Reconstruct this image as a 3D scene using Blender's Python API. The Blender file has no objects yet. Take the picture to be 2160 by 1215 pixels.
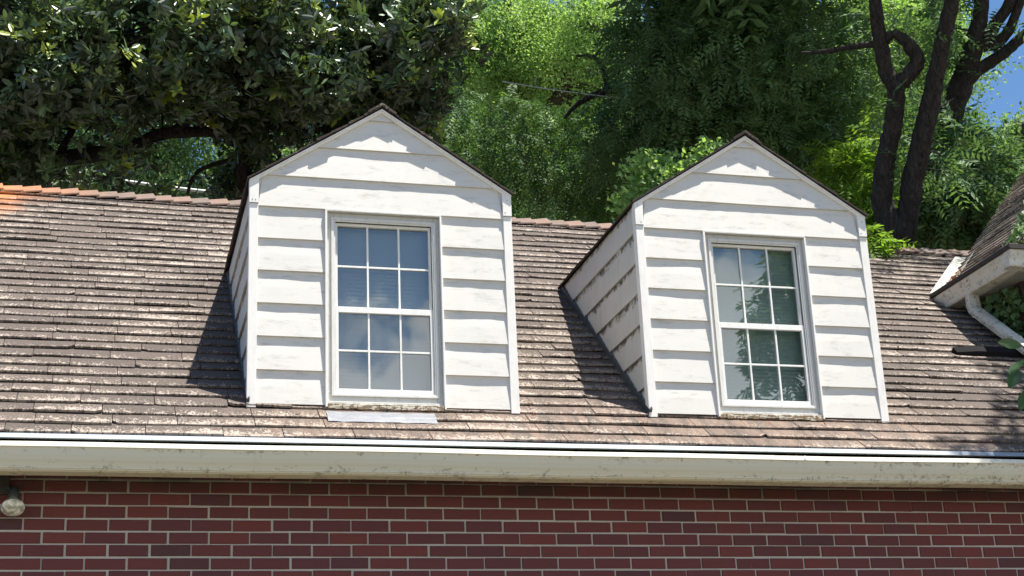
import bpy, math, random
import numpy as np
from mathutils import Vector, Matrix

rng = np.random.default_rng(7)
random.seed(7)
sc = bpy.context.scene
COL = sc.collection

# ------------------------------------------------------------------ camera
CAM = np.array([0.3837, -8.2801, -1.7066])
YAW, PITCH, ROLL, FPX = 0.26918, 0.33078, -0.04375, 3257.3
_cy, _sy, _cp, _sp = math.cos(YAW), math.sin(YAW), math.cos(PITCH), math.sin(PITCH)
_f = np.array([_sy * _cp, _cy * _cp, _sp]); _r = np.array([_cy, -_sy, 0.0]); _u = np.cross(_r, _f)
RIGHT = _r * math.cos(ROLL) + _u * math.sin(ROLL)
UP = -_r * math.sin(ROLL) + _u * math.cos(ROLL)
FWD = _f
cam_d = bpy.data.cameras.new('camera'); cam = bpy.data.objects.new('camera', cam_d); COL.objects.link(cam)
M = Matrix(((RIGHT[0], UP[0], -FWD[0], CAM[0]), (RIGHT[1], UP[1], -FWD[1], CAM[1]), (RIGHT[2], UP[2], -FWD[2], CAM[2]), (0, 0, 0, 1)))
cam.matrix_world = M
cam_d.sensor_width = 36.0; cam_d.lens = 36.0 * FPX / 2160.0
cam_d.clip_start = 0.1; cam_d.clip_end = 2000
sc.camera = cam

def at(px, py, dist):
    "a point of the place seen at a pixel of the 2160x1215 photograph, at a real distance from the camera"
    d = FWD + RIGHT * (px - 1080) / FPX - UP * (py - 607.5) / FPX
    return CAM + d / np.linalg.norm(d) * dist

# ------------------------------------------------------------------ sun and sky
SUN = np.array([0.245, -0.180, 0.953]); SUN /= np.linalg.norm(SUN)
sd = bpy.data.lights.new('sun', 'SUN'); sun = bpy.data.objects.new('sun', sd); COL.objects.link(sun)
sd.energy = 5.0; sd.angle = math.radians(0.53); sd.color = (1.0, 0.95, 0.86)
sun.rotation_euler = Vector(SUN.tolist()).to_track_quat('Z', 'Y').to_euler()
sun.location = (5, -5, 20)
W = bpy.data.worlds.new('World'); sc.world = W; W.use_nodes = True
wn = W.node_tree.nodes; wl = W.node_tree.links; wn.clear()
out = wn.new('ShaderNodeOutputWorld'); bg = wn.new('ShaderNodeBackground')
sky = wn.new('ShaderNodeTexSky'); sky.sky_type = 'NISHITA'; sky.sun_disc = False
sky.sun_elevation = math.asin(SUN[2]); sky.sun_rotation = math.atan2(SUN[0], SUN[1])
sky.altitude = 100; sky.air_density = 1.0; sky.dust_density = 0.25; sky.ozone_density = 1.2
bg.inputs['Strength'].default_value = 0.05
tcw = wn.new('ShaderNodeTexCoord'); sepw = wn.new('ShaderNodeSeparateXYZ')
wl.new(tcw.outputs['Generated'], sepw.inputs[0])
def wmath(op, x, y, clamp=False):
    m = wn.new('ShaderNodeMath'); m.operation = op; m.use_clamp = clamp
    for k, v in enumerate((x, y)):
        if isinstance(v, (int, float)): m.inputs[k].default_value = v
        else: wl.new(v, m.inputs[k])
    return m.outputs[0]
nzw = wn.new('ShaderNodeTexNoise'); nzw.inputs['Scale'].default_value = 26.0; nzw.inputs['Detail'].default_value = 10; nzw.inputs['Roughness'].default_value = 0.56
wl.new(tcw.outputs['Generated'], nzw.inputs['Vector'])
nzb = wn.new('ShaderNodeTexNoise'); nzb.inputs['Scale'].default_value = 3.0; nzb.inputs['Detail'].default_value = 3
wl.new(tcw.outputs['Generated'], nzb.inputs['Vector'])
# a bank of cumulus stands low over the southern horizon; the north (behind the trees) is clear
hgt = wmath('SUBTRACT', wmath('SUBTRACT', sepw.outputs['Z'], 0.296), wmath('MULTIPLY', wmath('SUBTRACT', sepw.outputs['X'], 0.17), 0.20))
cl = wmath('SUBTRACT', wmath('MULTIPLY', wmath('SUBTRACT', nzw.outputs['Fac'], 0.5), 1.5), wmath('MULTIPLY', hgt, 9.0))
cl = wmath('ADD', cl, wmath('MULTIPLY', wmath('SUBTRACT', nzb.outputs['Fac'], 0.5), 0.8))
rpw = wn.new('ShaderNodeValToRGB'); rpw.color_ramp.elements[0].position = 0.0; rpw.color_ramp.elements[1].position = 0.30
wl.new(cl, rpw.inputs[0])
mrw = wn.new('ShaderNodeMapRange'); mrw.inputs['From Min'].default_value = -0.05; mrw.inputs['From Max'].default_value = -0.45
wl.new(sepw.outputs['Y'], mrw.inputs['Value'])
mmw = wmath('MULTIPLY', rpw.outputs['Color'], mrw.outputs['Result'])
tint = wn.new('ShaderNodeMixRGB'); tint.blend_type = 'MULTIPLY'; tint.inputs[0].default_value = 1.0; tint.inputs[2].default_value = (0.88, 1.16, 1.36, 1)
wl.new(sky.outputs[0], tint.inputs[1])
mxw = wn.new('ShaderNodeMixRGB'); mxw.inputs[2].default_value = (12.5, 12.8, 13.2, 1)
wl.new(mmw, mxw.inputs[0]); wl.new(tint.outputs[0], mxw.inputs[1]); wl.new(mxw.outputs[0], bg.inputs['Color'])
wl.new(bg.outputs[0], out.inputs['Surface'])
sc.view_settings.view_transform = 'Standard'; sc.view_settings.look = 'None'; sc.view_settings.gamma = 1.0
sc.view_settings.use_curve_mapping = False
sc.view_settings.exposure = 1.27
sc.render.engine = 'CYCLES'
sc.cycles.max_bounces = 7; sc.cycles.diffuse_bounces = 4; sc.cycles.glossy_bounces = 3; sc.cycles.transparent_max_bounces = 8
sc.cycles.transmission_bounces = 4
sc.cycles.caustics_reflective = False; sc.cycles.caustics_refractive = False

# ------------------------------------------------------------------ helpers: materials
class NT:
    def __init__(s, name):
        m = bpy.data.materials.new(name); m.use_nodes = True
        s.m = m; s.n = m.node_tree.nodes; s.l = m.node_tree.links
        s.b = s.n['Principled BSDF']; s.out = s.n['Material Output']
    def new(s, t): return s.n.new(t)
    def link(s, a, b): s.l.new(a, b)
    def noise(s, vec, scale, detail=4, rough=0.55, dist=0.0):
        n = s.new('ShaderNodeTexNoise'); n.inputs['Scale'].default_value = scale
        n.inputs['Detail'].default_value = detail; n.inputs['Roughness'].default_value = rough; n.inputs['Distortion'].default_value = dist
        if vec is not None: s.link(vec, n.inputs['Vector'])
        return n.outputs['Fac']
    def coord(s, kind='Object'): return s.new('ShaderNodeTexCoord').outputs[kind]
    def mapping(s, vec, scale=(1, 1, 1), loc=(0, 0, 0), rot=(0, 0, 0)):
        m = s.new('ShaderNodeMapping'); m.inputs['Scale'].default_value = scale; m.inputs['Location'].default_value = loc
        m.inputs['Rotation'].default_value = rot; s.link(vec, m.inputs['Vector']); return m.outputs[0]
    def ramp(s, fac, stops):
        r = s.new('ShaderNodeValToRGB'); e = r.color_ramp.elements
        while len(e) > 1: e.remove(e[-1])
        for i, (p, c) in enumerate(stops):
            if not isinstance(c, (tuple, list)): c = (c, c, c)
            if i == 0: e[0].position = p; e[0].color = (*c, 1)
            else:
                q = e.new(p); q.color = (*c, 1)
        s.link(fac, r.inputs[0]); return r.outputs['Color']
    def val(s, x, sock):
        if isinstance(x, (int, float)): sock.default_value = x
        elif isinstance(x, (tuple, list)): sock.default_value = (*x, 1) if len(x) == 3 else x
        else: s.link(x, sock)
    def mix(s, f, a, b, mode='MIX'):
        m = s.new('ShaderNodeMixRGB'); m.blend_type = mode
        s.val(f, m.inputs[0]); s.val(a, m.inputs[1]); s.val(b, m.inputs[2]); return m.outputs[0]
    def math(s, op, a, b=0.0, clamp=False):
        m = s.new('ShaderNodeMath'); m.operation = op; m.use_clamp = clamp
        s.val(a, m.inputs[0]); s.val(b, m.inputs[1]); return m.outputs[0]
    def maprange(s, v, a, b, c=0.0, d=1.0):
        m = s.new('ShaderNodeMapRange'); s.link(v, m.inputs['Value'])
        for k, x in zip(('From Min', 'From Max', 'To Min', 'To Max'), (a, b, c, d)): m.inputs[k].default_value = x
        return m.outputs['Result']
    def attr(s, name):
        a = s.new('ShaderNodeAttribute'); a.attribute_name = name; return a.outputs['Fac']
    def uv(s):
        u = s.new('ShaderNodeUVMap'); u.uv_map = 'UVMap'; return u.outputs[0]
    def sep(s, v):
        q = s.new('ShaderNodeSeparateXYZ'); s.link(v, q.inputs[0]); return q.outputs
    def bump(s, h, strength=0.3, dist=0.01):
        b = s.new('ShaderNodeBump'); b.inputs['Strength'].default_value = strength; b.inputs['Distance'].default_value = dist
        s.link(h, b.inputs['Height']); s.link(b.outputs[0], s.b.inputs['Normal'])
    def set(s, color=None, rough=None, spec=None, metal=None):
        if color is not None: s.val(color, s.b.inputs['Base Color'])
        if rough is not None: s.val(rough, s.b.inputs['Roughness'])
        if spec is not None: s.b.inputs['Specular IOR Level'].default_value = spec
        if metal is not None: s.b.inputs['Metallic'].default_value = metal
        return s.m

def m_white_siding():
    t = NT('weathered_white_siding'); c = t.coord('Object')
    g = t.noise(t.mapping(c, (2.2, 2.2, 9)), 3.0, 8, 0.7)
    g2 = t.noise(t.mapping(c, (7, 7, 30)), 2.2, 6, 0.7)
    g3 = t.noise(c, 1.7, 3)
    dirt = t.math('MULTIPLY', t.ramp(g, [(0.50, 0), (0.70, 1)]), t.ramp(g2, [(0.42, 0), (0.60, 1)]))
    dirt = t.math('MULTIPLY', dirt, 0.7)
    base = t.mix(g3, (0.71, 0.69, 0.65), (0.63, 0.615, 0.58))
    col = t.mix(dirt, base, (0.36, 0.35, 0.32))
    return t.set(col, 0.6, 0.25)
def m_side_siding():
    t = NT('grimy_side_siding'); c = t.coord('Object'); uv = t.uv(); s = t.sep(uv)
    v = s[1]; u = s[0]
    n = t.noise(t.mapping(uv, (9, 2.2, 1)), 1.0, 7, 0.7)
    n2 = t.noise(t.mapping(uv, (34, 5, 1)), 1.0, 5, 0.6)
    a = t.math('ADD', v, t.math('MULTIPLY', t.math('SUBTRACT', n, 0.5), 1.1))
    a = t.math('ADD', a, t.math('MULTIPLY', t.math('SUBTRACT', n2, 0.5), 0.35))
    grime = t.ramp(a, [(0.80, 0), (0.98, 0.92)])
    # run-down streaks
    st = t.noise(t.mapping(uv, (22, 0.35, 1)), 1.0, 4, 0.6)
    streak = t.math('MULTIPLY', t.ramp(st, [(0.56, 0), (0.72, 0.5)]), t.noise(c, 3.0, 2))
    # grime gathers where a board meets the roof
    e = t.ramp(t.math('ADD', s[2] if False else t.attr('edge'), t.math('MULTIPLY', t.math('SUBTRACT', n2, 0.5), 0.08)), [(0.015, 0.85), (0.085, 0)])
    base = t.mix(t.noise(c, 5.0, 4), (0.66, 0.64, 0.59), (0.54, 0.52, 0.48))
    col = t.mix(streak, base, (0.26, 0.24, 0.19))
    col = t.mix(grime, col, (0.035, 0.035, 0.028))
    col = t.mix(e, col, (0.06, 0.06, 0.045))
    return t.set(col, 0.6, 0.25)
def m_white_trim(name='white_trim', tone=(0.82, 0.80, 0.76), dirt=0.25):
    t = NT(name); c = t.coord('Object')
    g = t.noise(t.mapping(c, (14, 14, 5)), 2.0, 7, 0.7)
    col = t.mix(t.math('MULTIPLY', t.ramp(g, [(0.5, 0), (0.75, 1)]), dirt), tone, (0.35, 0.34, 0.31))
    return t.set(col, 0.5, 0.35)
def m_peeling():
    t = NT('peeling_painted_wood'); c = t.coord('Object')
    g = t.noise(t.mapping(c, (14, 14, 40)), 1.3, 8, 0.72, 0.6)
    g2 = t.noise(t.mapping(c, (30, 30, 30)), 1.0, 5)
    wood = t.mix(g2, (0.30, 0.20, 0.10), (0.16, 0.13, 0.10))
    col = t.mix(t.ramp(g, [(0.50, 1), (0.53, 0)]), (0.62, 0.58, 0.48), wood)
    t.bump(t.ramp(g, [(0.50, 0), (0.53, 1)]), 0.6, 0.004)
    return t.set(col, 0.7, 0.2)
def m_brick():
    t = NT('dark_red_brick'); c = t.coord('Object'); a = t.attr('tone')
    base = t.ramp(a, [(0.0, (0.090, 0.044, 0.050)), (0.2, (0.130, 0.045, 0.048)), (0.6, (0.155, 0.047, 0.048)), (0.93, (0.180, 0.050, 0.046)), (1.0, (0.21, 0.07, 0.055))])
    st = t.noise(t.mapping(c, (6, 6, 90)), 1.0, 5, 0.7)
    sp = t.noise(c, 14, 6, 0.7)
    col = t.mix(t.ramp(st, [(0.35, 0.3), (0.6, 0)]), base, (0.11, 0.04, 0.04))
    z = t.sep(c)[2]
    # shadow under the soffit, painted into the brick and broken up by noise
    top_shade = t.math('MULTIPLY', t.maprange(z, -0.02, 0.10), t.ramp(t.noise(c, 2.1, 4, 0.6), [(0.4, 0.15), (0.62, 0.85)]))
    col = t.mix(top_shade, col, (0.035, 0.033, 0.032))
    bloom = t.ramp(sp, [(0.64, 0), (0.78, 0.30)])
    col = t.mix(bloom, col, (0.35, 0.31, 0.28))
    t.bump(t.mix(0.5, st, sp), 0.35, 0.004)
    return t.set(col, 0.75, 0.25)
def m_mortar():
    t = NT('grey_mortar'); c = t.coord('Object')
    n = t.noise(c, 30, 6, 0.7)
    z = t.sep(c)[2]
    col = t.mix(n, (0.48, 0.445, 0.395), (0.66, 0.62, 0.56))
    top_shade = t.math('MULTIPLY', t.maprange(z, -0.03, 0.10), t.ramp(t.noise(c, 2.1, 4, 0.6), [(0.38, 0.3), (0.62, 0.92)]))  # the soffit's shadow painted into the mortar too
    col = t.mix(top_shade, col, (0.05, 0.048, 0.045))
    t.bump(n, 0.5, 0.004)
    return t.set(col, 0.9, 0.1)
def m_shingle(name, streaky=True, darker=1.0, pale=0.0):
    t = NT(name); c = t.coord('Object'); uv = t.uv(); s = t.sep(uv); v = s[1]; tone = t.attr('tone')
    q = t.sep(c)
    n1 = t.noise(t.mapping(uv, (17, 1.5, 1)), 1.0, 8, 0.78)
    n2 = t.noise(t.mapping(uv, (70, 5, 1)), 1.0, 6, 0.78)
    n3 = t.noise(c, 1.3, 3)
    big = t.noise(c, 0.55, 3)
    dk = tuple(x * darker for x in (0.060, 0.050, 0.044)); lt = tuple(x * darker for x in (0.132, 0.109, 0.096))
    base = t.mix(t.ramp(n2, [(0.3, 0), (0.7, 1)]), dk, lt)
    base = t.mix(0.30, base, t.ramp(tone, [(0, (0.055, 0.044, 0.041)), (0.5, (0.10, 0.078, 0.068)), (1, (0.16, 0.122, 0.102))]))
    # pale lichen and worn surface, ragged, thickest along the butt edge
    a = t.math('ADD', t.math('MULTIPLY', n1, 0.55), t.math('MULTIPLY', n2, 0.75))
    a = t.math('ADD', a, t.math('MULTIPLY', t.math('SUBTRACT', 0.45, v), 0.16))
    a = t.math('ADD', a, t.math('MULTIPLY', t.math('SUBTRACT', tone, 0.5), 0.06))
    a = t.math('ADD', a, t.math('MULTIPLY', t.math('SUBTRACT', n3, 0.5), 0.30))
    a = t.math('ADD', a, pale)
    lich = t.ramp(a, [(0.672, 0), (0.735, 1)])
    col = t.mix(t.math('MULTIPLY', lich, 0.86), base, t.mix(n1, (0.27, 0.225, 0.19), (0.43, 0.37, 0.32)))
    if streaky:
        # wash-down below the dormers: tan and orange, streaked down the slope
        sv = t.mapping(c, (9, 1.1, 1.1))
        k = t.noise(sv, 1.6, 5, 0.65)
        m = t.math('MULTIPLY', t.maprange(q[2], 0.72, 0.44), t.math('MULTIPLY', t.maprange(q[0], 0.9, 1.5), t.maprange(q[0], 6.2, 4.9)))
        col = t.mix(t.math('MULTIPLY', m, t.ramp(k, [(0.42, 0.05), (0.62, 0.42)])), col, t.mix(n2, (0.24, 0.145, 0.105), (0.42, 0.32, 0.25)))
        # orange lichen at the upper left
        o = t.math('ADD', t.maprange(q[0], 0.45, -0.5, -0.40, 0.36), t.math('MULTIPLY', t.maprange(q[2], 2.1, 2.8, -0.3, 0.25), 0.9))
        o = t.math('ADD', o, t.math('MULTIPLY', t.noise(c, 2.6, 6, 0.7), 0.75))
        col = t.mix(t.math('MULTIPLY', t.ramp(o, [(0.52, 0), (0.85, 1)]), 0.9), col, t.mix(n2, (0.34, 0.10, 0.03), (0.58, 0.26, 0.11)))
    t.bump(t.math('ADD', t.math('MULTIPLY', n2, 0.7), t.math('MULTIPLY', lich, 0.4)), 0.75, 0.006)
    return t.set(col, 0.88, 0.15)
def m_ridge():
    t = NT('pinkish_ridge_tile'); c = t.coord('Object'); tone = t.attr('tone'); q = t.sep(c)
    n = t.noise(c, 22, 7, 0.72)
    col = t.mix(n, (0.085, 0.064, 0.053), (0.22, 0.175, 0.15))
    col = t.mix(t.ramp(tone, [(0.3, 0), (1, 0.5)]), col, (0.25, 0.155, 0.12))
    o = t.maprange(q[0], 0.40, -0.4, 0.0, 0.75)
    col = t.mix(t.math('MULTIPLY', o, t.ramp(n, [(0.25, 0.3), (0.6, 1)])), col, (0.46, 0.18, 0.06))
    t.bump(n, 0.6, 0.006)
    return t.set(col, 0.88, 0.15)
def m_gutter(name='cream_gutter_paint', tone=(0.70, 0.67, 0.56)):
    t = NT(name); c = t.coord('Object'); q = t.sep(c)
    n = t.noise(t.mapping(c, (9, 9, 22)), 1.3, 8, 0.78, 0.8)
    n2 = t.noise(t.mapping(c, (60, 60, 30)), 1.0, 5, 0.7)
    n4 = t.noise(c, 0.7, 2)
    xr = t.maprange(q[0], 3.6, 6.4, 0.0, 0.10)
    a = t.math('ADD', n, xr)
    e = t.ramp(t.attr('dirt'), [(0, 0), (1, 0.09)])
    a = t.math('ADD', a, e)
    sp = t.math('MULTIPLY', t.ramp(a, [(0.60, 0), (0.70, 1)]), t.ramp(n2, [(0.42, 0), (0.58, 0.8)]))
    base = t.mix(t.attr('dirt'), tone, (0.70, 0.62, 0.43))
    base = t.mix(t.math('MULTIPLY', n4, 0.8), base, (0.67, 0.67, 0.61))
    col = t.mix(sp, base, (0.10, 0.085, 0.055))
    return t.set(col, 0.5, 0.35)
def m_flat(name, col, rough=0.6, metal=0.0, var=0.25, scale=8, spec=0.4):
    t = NT(name); c = t.coord('Object')
    n = t.noise(c, scale, 6, 0.65)
    cc = t.mix(n, tuple(x * (1 - var) for x in col), tuple(min(1, x * (1 + var)) for x in col))
    t.bump(n, 0.2, 0.004)
    return t.set(cc, rough, spec, metal)
def m_foil():
    t = NT('silver_flashing_foil'); c = t.coord('Object')
    n = t.noise(t.mapping(c, (5, 14, 14)), 2.0, 6, 0.7, 1.0)
    t.bump(n, 0.7, 0.01)
    return t.set(t.mix(n, (0.09, 0.10, 0.12), (0.21, 0.22, 0.245)), 0.55, 0.4, 0.1)
def m_glass():
    t = NT('window_glass')
    tr = t.new('ShaderNodeBsdfTransparent'); tr.inputs[0].default_value = (0.93, 0.96, 0.97, 1)
    gl = t.new('ShaderNodeBsdfGlossy'); gl.inputs['Roughness'].default_value = 0.004; gl.inputs[0].default_value = (0.95, 0.98, 1.0, 1)
    fr = t.new('ShaderNodeFresnel'); fr.inputs['IOR'].default_value = 2.35
    c = t.coord('Object')
    b = t.new('ShaderNodeBump'); b.inputs['Strength'].default_value = 0.12; b.inputs['Distance'].default_value = 0.02
    t.link(t.noise(c, 1.6, 1), b.inputs['Height']); t.link(b.outputs[0], gl.inputs['Normal'])
    gg = t.new('ShaderNodeNewGeometry'); fm = t.math('MULTIPLY', fr.outputs[0], t.math('SUBTRACT', 1.0, gg.outputs['Backfacing']))
    mx = t.new('ShaderNodeMixShader'); t.link(fm, mx.inputs[0]); t.link(tr.outputs[0], mx.inputs[1]); t.link(gl.outputs[0], mx.inputs[2])
    t.link(mx.outputs[0], t.out.inputs['Surface']); return t.m
def m_leaf(name, dark, light, young_lit, rough=0.45, spec=0.4, transl=0.35, back=None, ysh=0.93):
    t = NT(name); a = t.attr('tone')
    col = t.ramp(a, [(0.0, dark), (0.75, light), (ysh, light), (min(ysh + 0.03, 1.0), young_lit)])  # last stop: young tips, also sunlit leaves painted into the colour
    if back is not None:
        g = t.new('ShaderNodeNewGeometry'); col = t.mix(g.outputs['Backfacing'], col, back)
    t.set(col, rough, spec)
    tl = t.new('ShaderNodeBsdfTranslucent')
    hs = t.mix(1.0, col, (1.3, 1.35, 0.6), 'MULTIPLY'); t.link(hs, tl.inputs['Color'])
    mx = t.new('ShaderNodeMixShader'); mx.inputs[0].default_value = transl
    t.link(t.b.outputs[0], mx.inputs[1]); t.link(tl.outputs[0], mx.inputs[2]); t.link(mx.outputs[0], t.out.inputs['Surface'])
    return t.m
def m_bark(name, a=(0.026, 0.023, 0.022), b=(0.095, 0.084, 0.078)):
    t = NT(name); c = t.coord('Object')
    n = t.noise(t.mapping(c, (26, 26, 2.2)), 1.2, 8, 0.7, 1.2)
    t.bump(n, 1.0, 0.05)
    return t.set(t.mix(t.ramp(n, [(0.35, 0), (0.65, 1)]), a, b), 0.9, 0.1)
def m_ground():
    t = NT('lawn_and_warm_bounce'); c = t.coord('Object')
    n = t.noise(c, 0.25, 4); n2 = t.noise(c, 9, 6)
    return t.set(t.mix(t.ramp(n, [(0.35, 0), (0.5, 1)]), t.mix(n2, (0.045, 0.060, 0.020), (0.075, 0.09, 0.035)), (0.125, 0.108, 0.085)), 0.9, 0.1)  # warm patches added to the unseen ground to bounce light upwards

MAT = dict(siding=m_white_siding(), side=m_side_siding(), trim=m_white_trim(), frame=m_white_trim('aluminium_window_frame', (0.70, 0.69, 0.66), 0.4),
           casing=m_white_trim('grey_white_casing', (0.58, 0.58, 0.55), 0.6), sash=m_white_trim('white_sash_paint', (0.84, 0.83, 0.80), 0.3),
           peel=m_peeling(), brick=m_brick(), mortar=m_mortar(), shingle=m_shingle('weathered_shingle'), shingle_dark=m_shingle('dark_dormer_shingle', False, 0.32, -0.09),
           ridge=m_ridge(), gutter=m_gutter(), foil=m_foil(), glass=m_glass(),
           strip=m_flat('galvanised_drip_edge', (0.25, 0.29, 0.34), 0.6, 0.0, 0.25, 5), dark=m_flat('dark_brown_metal', (0.045, 0.038, 0.035), 0.5),
           black=m_flat('dark_interior', (0.02, 0.02, 0.022), 0.9), blind=m_flat('slatted_blind', (0.27, 0.30, 0.31), 0.5, 0, 0.06),
           blind_dark=m_flat('greenish_slatted_blind', (0.22, 0.30, 0.275), 0.5, 0, 0.06),  # right window's blind, greener slats
           curtain=m_flat('pale_curtain', (0.40, 0.42, 0.46), 0.9, 0, 0.1), valley=m_flat('pale_valley_flashing', (0.30, 0.30, 0.265), 0.6, 0.1, 0.25, 14),
           step=m_flat('grey_step_flashing', (0.09, 0.095, 0.10), 0.5, 0.4, 0.3, 20), soffit=m_flat('grey_soffit', (0.30, 0.30, 0.28), 0.8),
           litter=m_flat('dry_leaf_litter', (0.36, 0.17, 0.09), 0.9, 0, 0.4, 30), conduit=m_flat('black_lifted_flashing', (0.018, 0.017, 0.018), 0.95, spec=0.05),
           spout=m_gutter('cream_downspout_paint', (0.62, 0.61, 0.54)))

# ------------------------------------------------------------------ helpers: meshes
def rawmesh(name, V, F, mats, mi=None, tone=None, uv=None, parent=None, smooth=False, extra=None):
    "V (n,3) array, F list of tuples or (m,k) array; tone per face; uv per loop"
    me = bpy.data.meshes.new(name)
    V = np.asarray(V, dtype=np.float32)
    if isinstance(F, np.ndarray):
        m, k = F.shape
        me.vertices.add(len(V)); me.vertices.foreach_set('co', V.ravel())
        me.loops.add(m * k); me.loops.foreach_set('vertex_index', F.ravel().astype(np.int32))
        me.polygons.add(m); me.polygons.foreach_set('loop_start', (np.arange(m) * k).astype(np.int32))
        me.polygons.foreach_set('loop_total', np.full(m, k, np.int32))
        if mi is not None: me.polygons.foreach_set('material_index', np.asarray(mi, np.int32))
        me.polygons.foreach_set('use_smooth', np.full(m, bool(smooth)))
        me.update(calc_edges=True)
    else:
        me.from_pydata(V.tolist(), [], [tuple(int(i) for i in f) for f in F])
        if mi is not None:
            for p, i in zip(me.polygons, mi): p.material_index = int(i)
        if smooth:
            for p in me.polygons: p.use_smooth = True
    for m_ in (mats if isinstance(mats, (list, tuple)) else [mats]): me.materials.append(m_)
    if tone is not None:
        a = me.attributes.new('tone', 'FLOAT', 'FACE'); a.data.foreach_set('value', np.asarray(tone, np.float32))
    if extra is not None:
        for k_, arr in extra.items():
            a = me.attributes.new(k_, 'FLOAT', 'POINT'); a.data.foreach_set('value', np.asarray(arr, np.float32))
    if uv is not None:
        l = me.uv_layers.new(name='UVMap'); l.data.foreach_set('uv', np.asarray(uv, np.float32).ravel())
    o = bpy.data.objects.new(name, me); COL.objects.link(o)
    if parent is not None: o.parent = parent
    return o

class MB:
    def __init__(s): s.V = []; s.F = []; s.T = []; s.M = []
    def add(s, V, F, tone=0.5, mi=0):
        b = len(s.V); s.V += [tuple(v) for v in V]; s.F += [tuple(b + i for i in f) for f in F]; s.T += [tone] * len(F); s.M += [mi] * len(F)
    def box(s, x0, x1, y0, y1, z0, z1, tone=0.5, mi=0):
        V = [(x0, y0, z0), (x1, y0, z0), (x1, y1, z0), (x0, y1, z0), (x0, y0, z1), (x1, y0, z1), (x1, y1, z1), (x0, y1, z1)]
        s.add(V, [(0, 3, 2, 1), (4, 5, 6, 7), (0, 1, 5, 4), (1, 2, 6, 5), (2, 3, 7, 6), (3, 0, 4, 7)], tone, mi)
    def prism(s, prof, x0, x1, axis='x', tone=0.5, mi=0):
        "prof: list of (a,b); extruded along axis. x: (y,z)  y: (x,z)"
        n = len(prof)
        f = (lambda t, a, b: (t, a, b)) if axis == 'x' else (lambda t, a, b: (a, t, b))
        V = [f(x0, a, b) for a, b in prof] + [f(x1, a, b) for a, b in prof]
        F = [(i, (i + 1) % n, n + (i + 1) % n, n + i) for i in range(n)] + [tuple(range(n))[::-1], tuple(range(n, 2 * n))]
        s.add(V, F, tone, mi)
    def tube(s, pts, rad, n=8, tone=0.5, cap=True, jitter=0.0):
        pts = [np.array(p, float) for p in pts]; k = len(pts)
        if np.isscalar(rad): rad = [rad] * k
        b = len(s.V); ref = np.array([0.3, 0.2, 1.0])
        for i, p in enumerate(pts):
            d = pts[min(i + 1, k - 1)] - pts[max(i - 1, 0)]; d /= (np.linalg.norm(d) + 1e-9)
            a = np.cross(d, ref if abs(d @ ref) / np.linalg.norm(ref) < 0.95 else np.array([1.0, 0, 0])); a /= np.linalg.norm(a); c = np.cross(d, a)
            for j in range(n):
                t = 2 * math.pi * j / n; r = rad[i] * (1 + jitter * (random.random() - 0.5))
                s.V.append(tuple(p + (a * math.cos(t) + c * math.sin(t)) * r))
        for i in range(k - 1):
            for j in range(n):
                s.F.append((b + i * n + j, b + i * n + (j + 1) % n, b + (i + 1) * n + (j + 1) % n, b + (i + 1) * n + j)); s.T.append(tone); s.M.append(0)
        if cap:
            s.F.append(tuple(b + j for j in range(n))[::-1]); s.F.append(tuple(b + (k - 1) * n + j for j in range(n))); s.T += [tone] * 2; s.M += [0] * 2
    def build(s, name, mats, parent=None, smooth=False, bevel=0.0, extra=None):
        o = rawmesh(name, s.V, s.F, mats, s.M, s.T, None, parent, smooth, extra)
        import bmesh
        bm = bmesh.new(); bm.from_mesh(o.data); bmesh.ops.recalc_face_normals(bm, faces=bm.faces); bm.to_mesh(o.data); bm.free()
        if bevel:
            m = o.modifiers.new('bevel', 'BEVEL'); m.width = bevel; m.segments = 2; m.limit_method = 'ANGLE'
        return o

def empty(name, loc=(0, 0, 0), parent=None):
    o = bpy.data.objects.new(name, None); COL.objects.link(o); o.location = loc; o.empty_display_size = 0.3
    if parent is not None: o.parent = parent
    return o
def tag(o, label=None, cat=None, group=None, kind=None):
    if label: o['label'] = label
    if cat: o['category'] = cat
    if group: o['group'] = group
    if kind: o['kind'] = kind
    return o

def unit(v): return v / (np.linalg.norm(v, axis=-1, keepdims=True) + 1e-9)
def vnoise(P, freq, seed=0):
    "cheap smooth 3D value noise, P (n,3)"
    r = np.random.default_rng(seed); tab = r.random(4096)
    Q = np.asarray(P) * freq; I = np.floor(Q).astype(np.int64); f = Q - I; f = f * f * (3 - 2 * f); o = 0
    for dx in (0, 1):
        for dy in (0, 1):
            for dz in (0, 1):
                h = ((I[:, 0] + dx) * 73856093 ^ (I[:, 1] + dy) * 19349663 ^ (I[:, 2] + dz) * 83492791) & 4095
                w = (f[:, 0] if dx else 1 - f[:, 0]) * (f[:, 1] if dy else 1 - f[:, 1]) * (f[:, 2] if dz else 1 - f[:, 2])
                o = o + tab[h] * w
    return o

# ------------------------------------------------------------------ dimensions (metres)
GZ = -3.35
YE, ZE = -0.33, 0.2418             # eave of the main roof (top edge of the lowest course)
TH = 0.6924; TT = math.tan(TH); CT, ST = math.cos(TH), math.sin(TH)
ZR = 2.80; YR = YE + (ZR - ZE) / TT
SL = (ZR - ZE) / ST                # slope length
ZB, HD, WD, AP = 0.4727, 1.3417, 1.5339, 0.5004
YD = YE + (ZB - ZE) / TT           # dormer front plane
X1, X2 = 1.1315, 3.4529
EX = 0.1941
def roof_y(z): return YE + (z - ZE) / TT
def roof_z(y): return ZE + (y - YE) * TT

# ------------------------------------------------------------------ ground
g = rawmesh('ground', [(-400, -400, GZ), (400, -400, GZ), (400, 400, GZ), (-400, 400, GZ)], [(0, 1, 2, 3)], m_ground())
tag(g, kind='structure')

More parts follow.
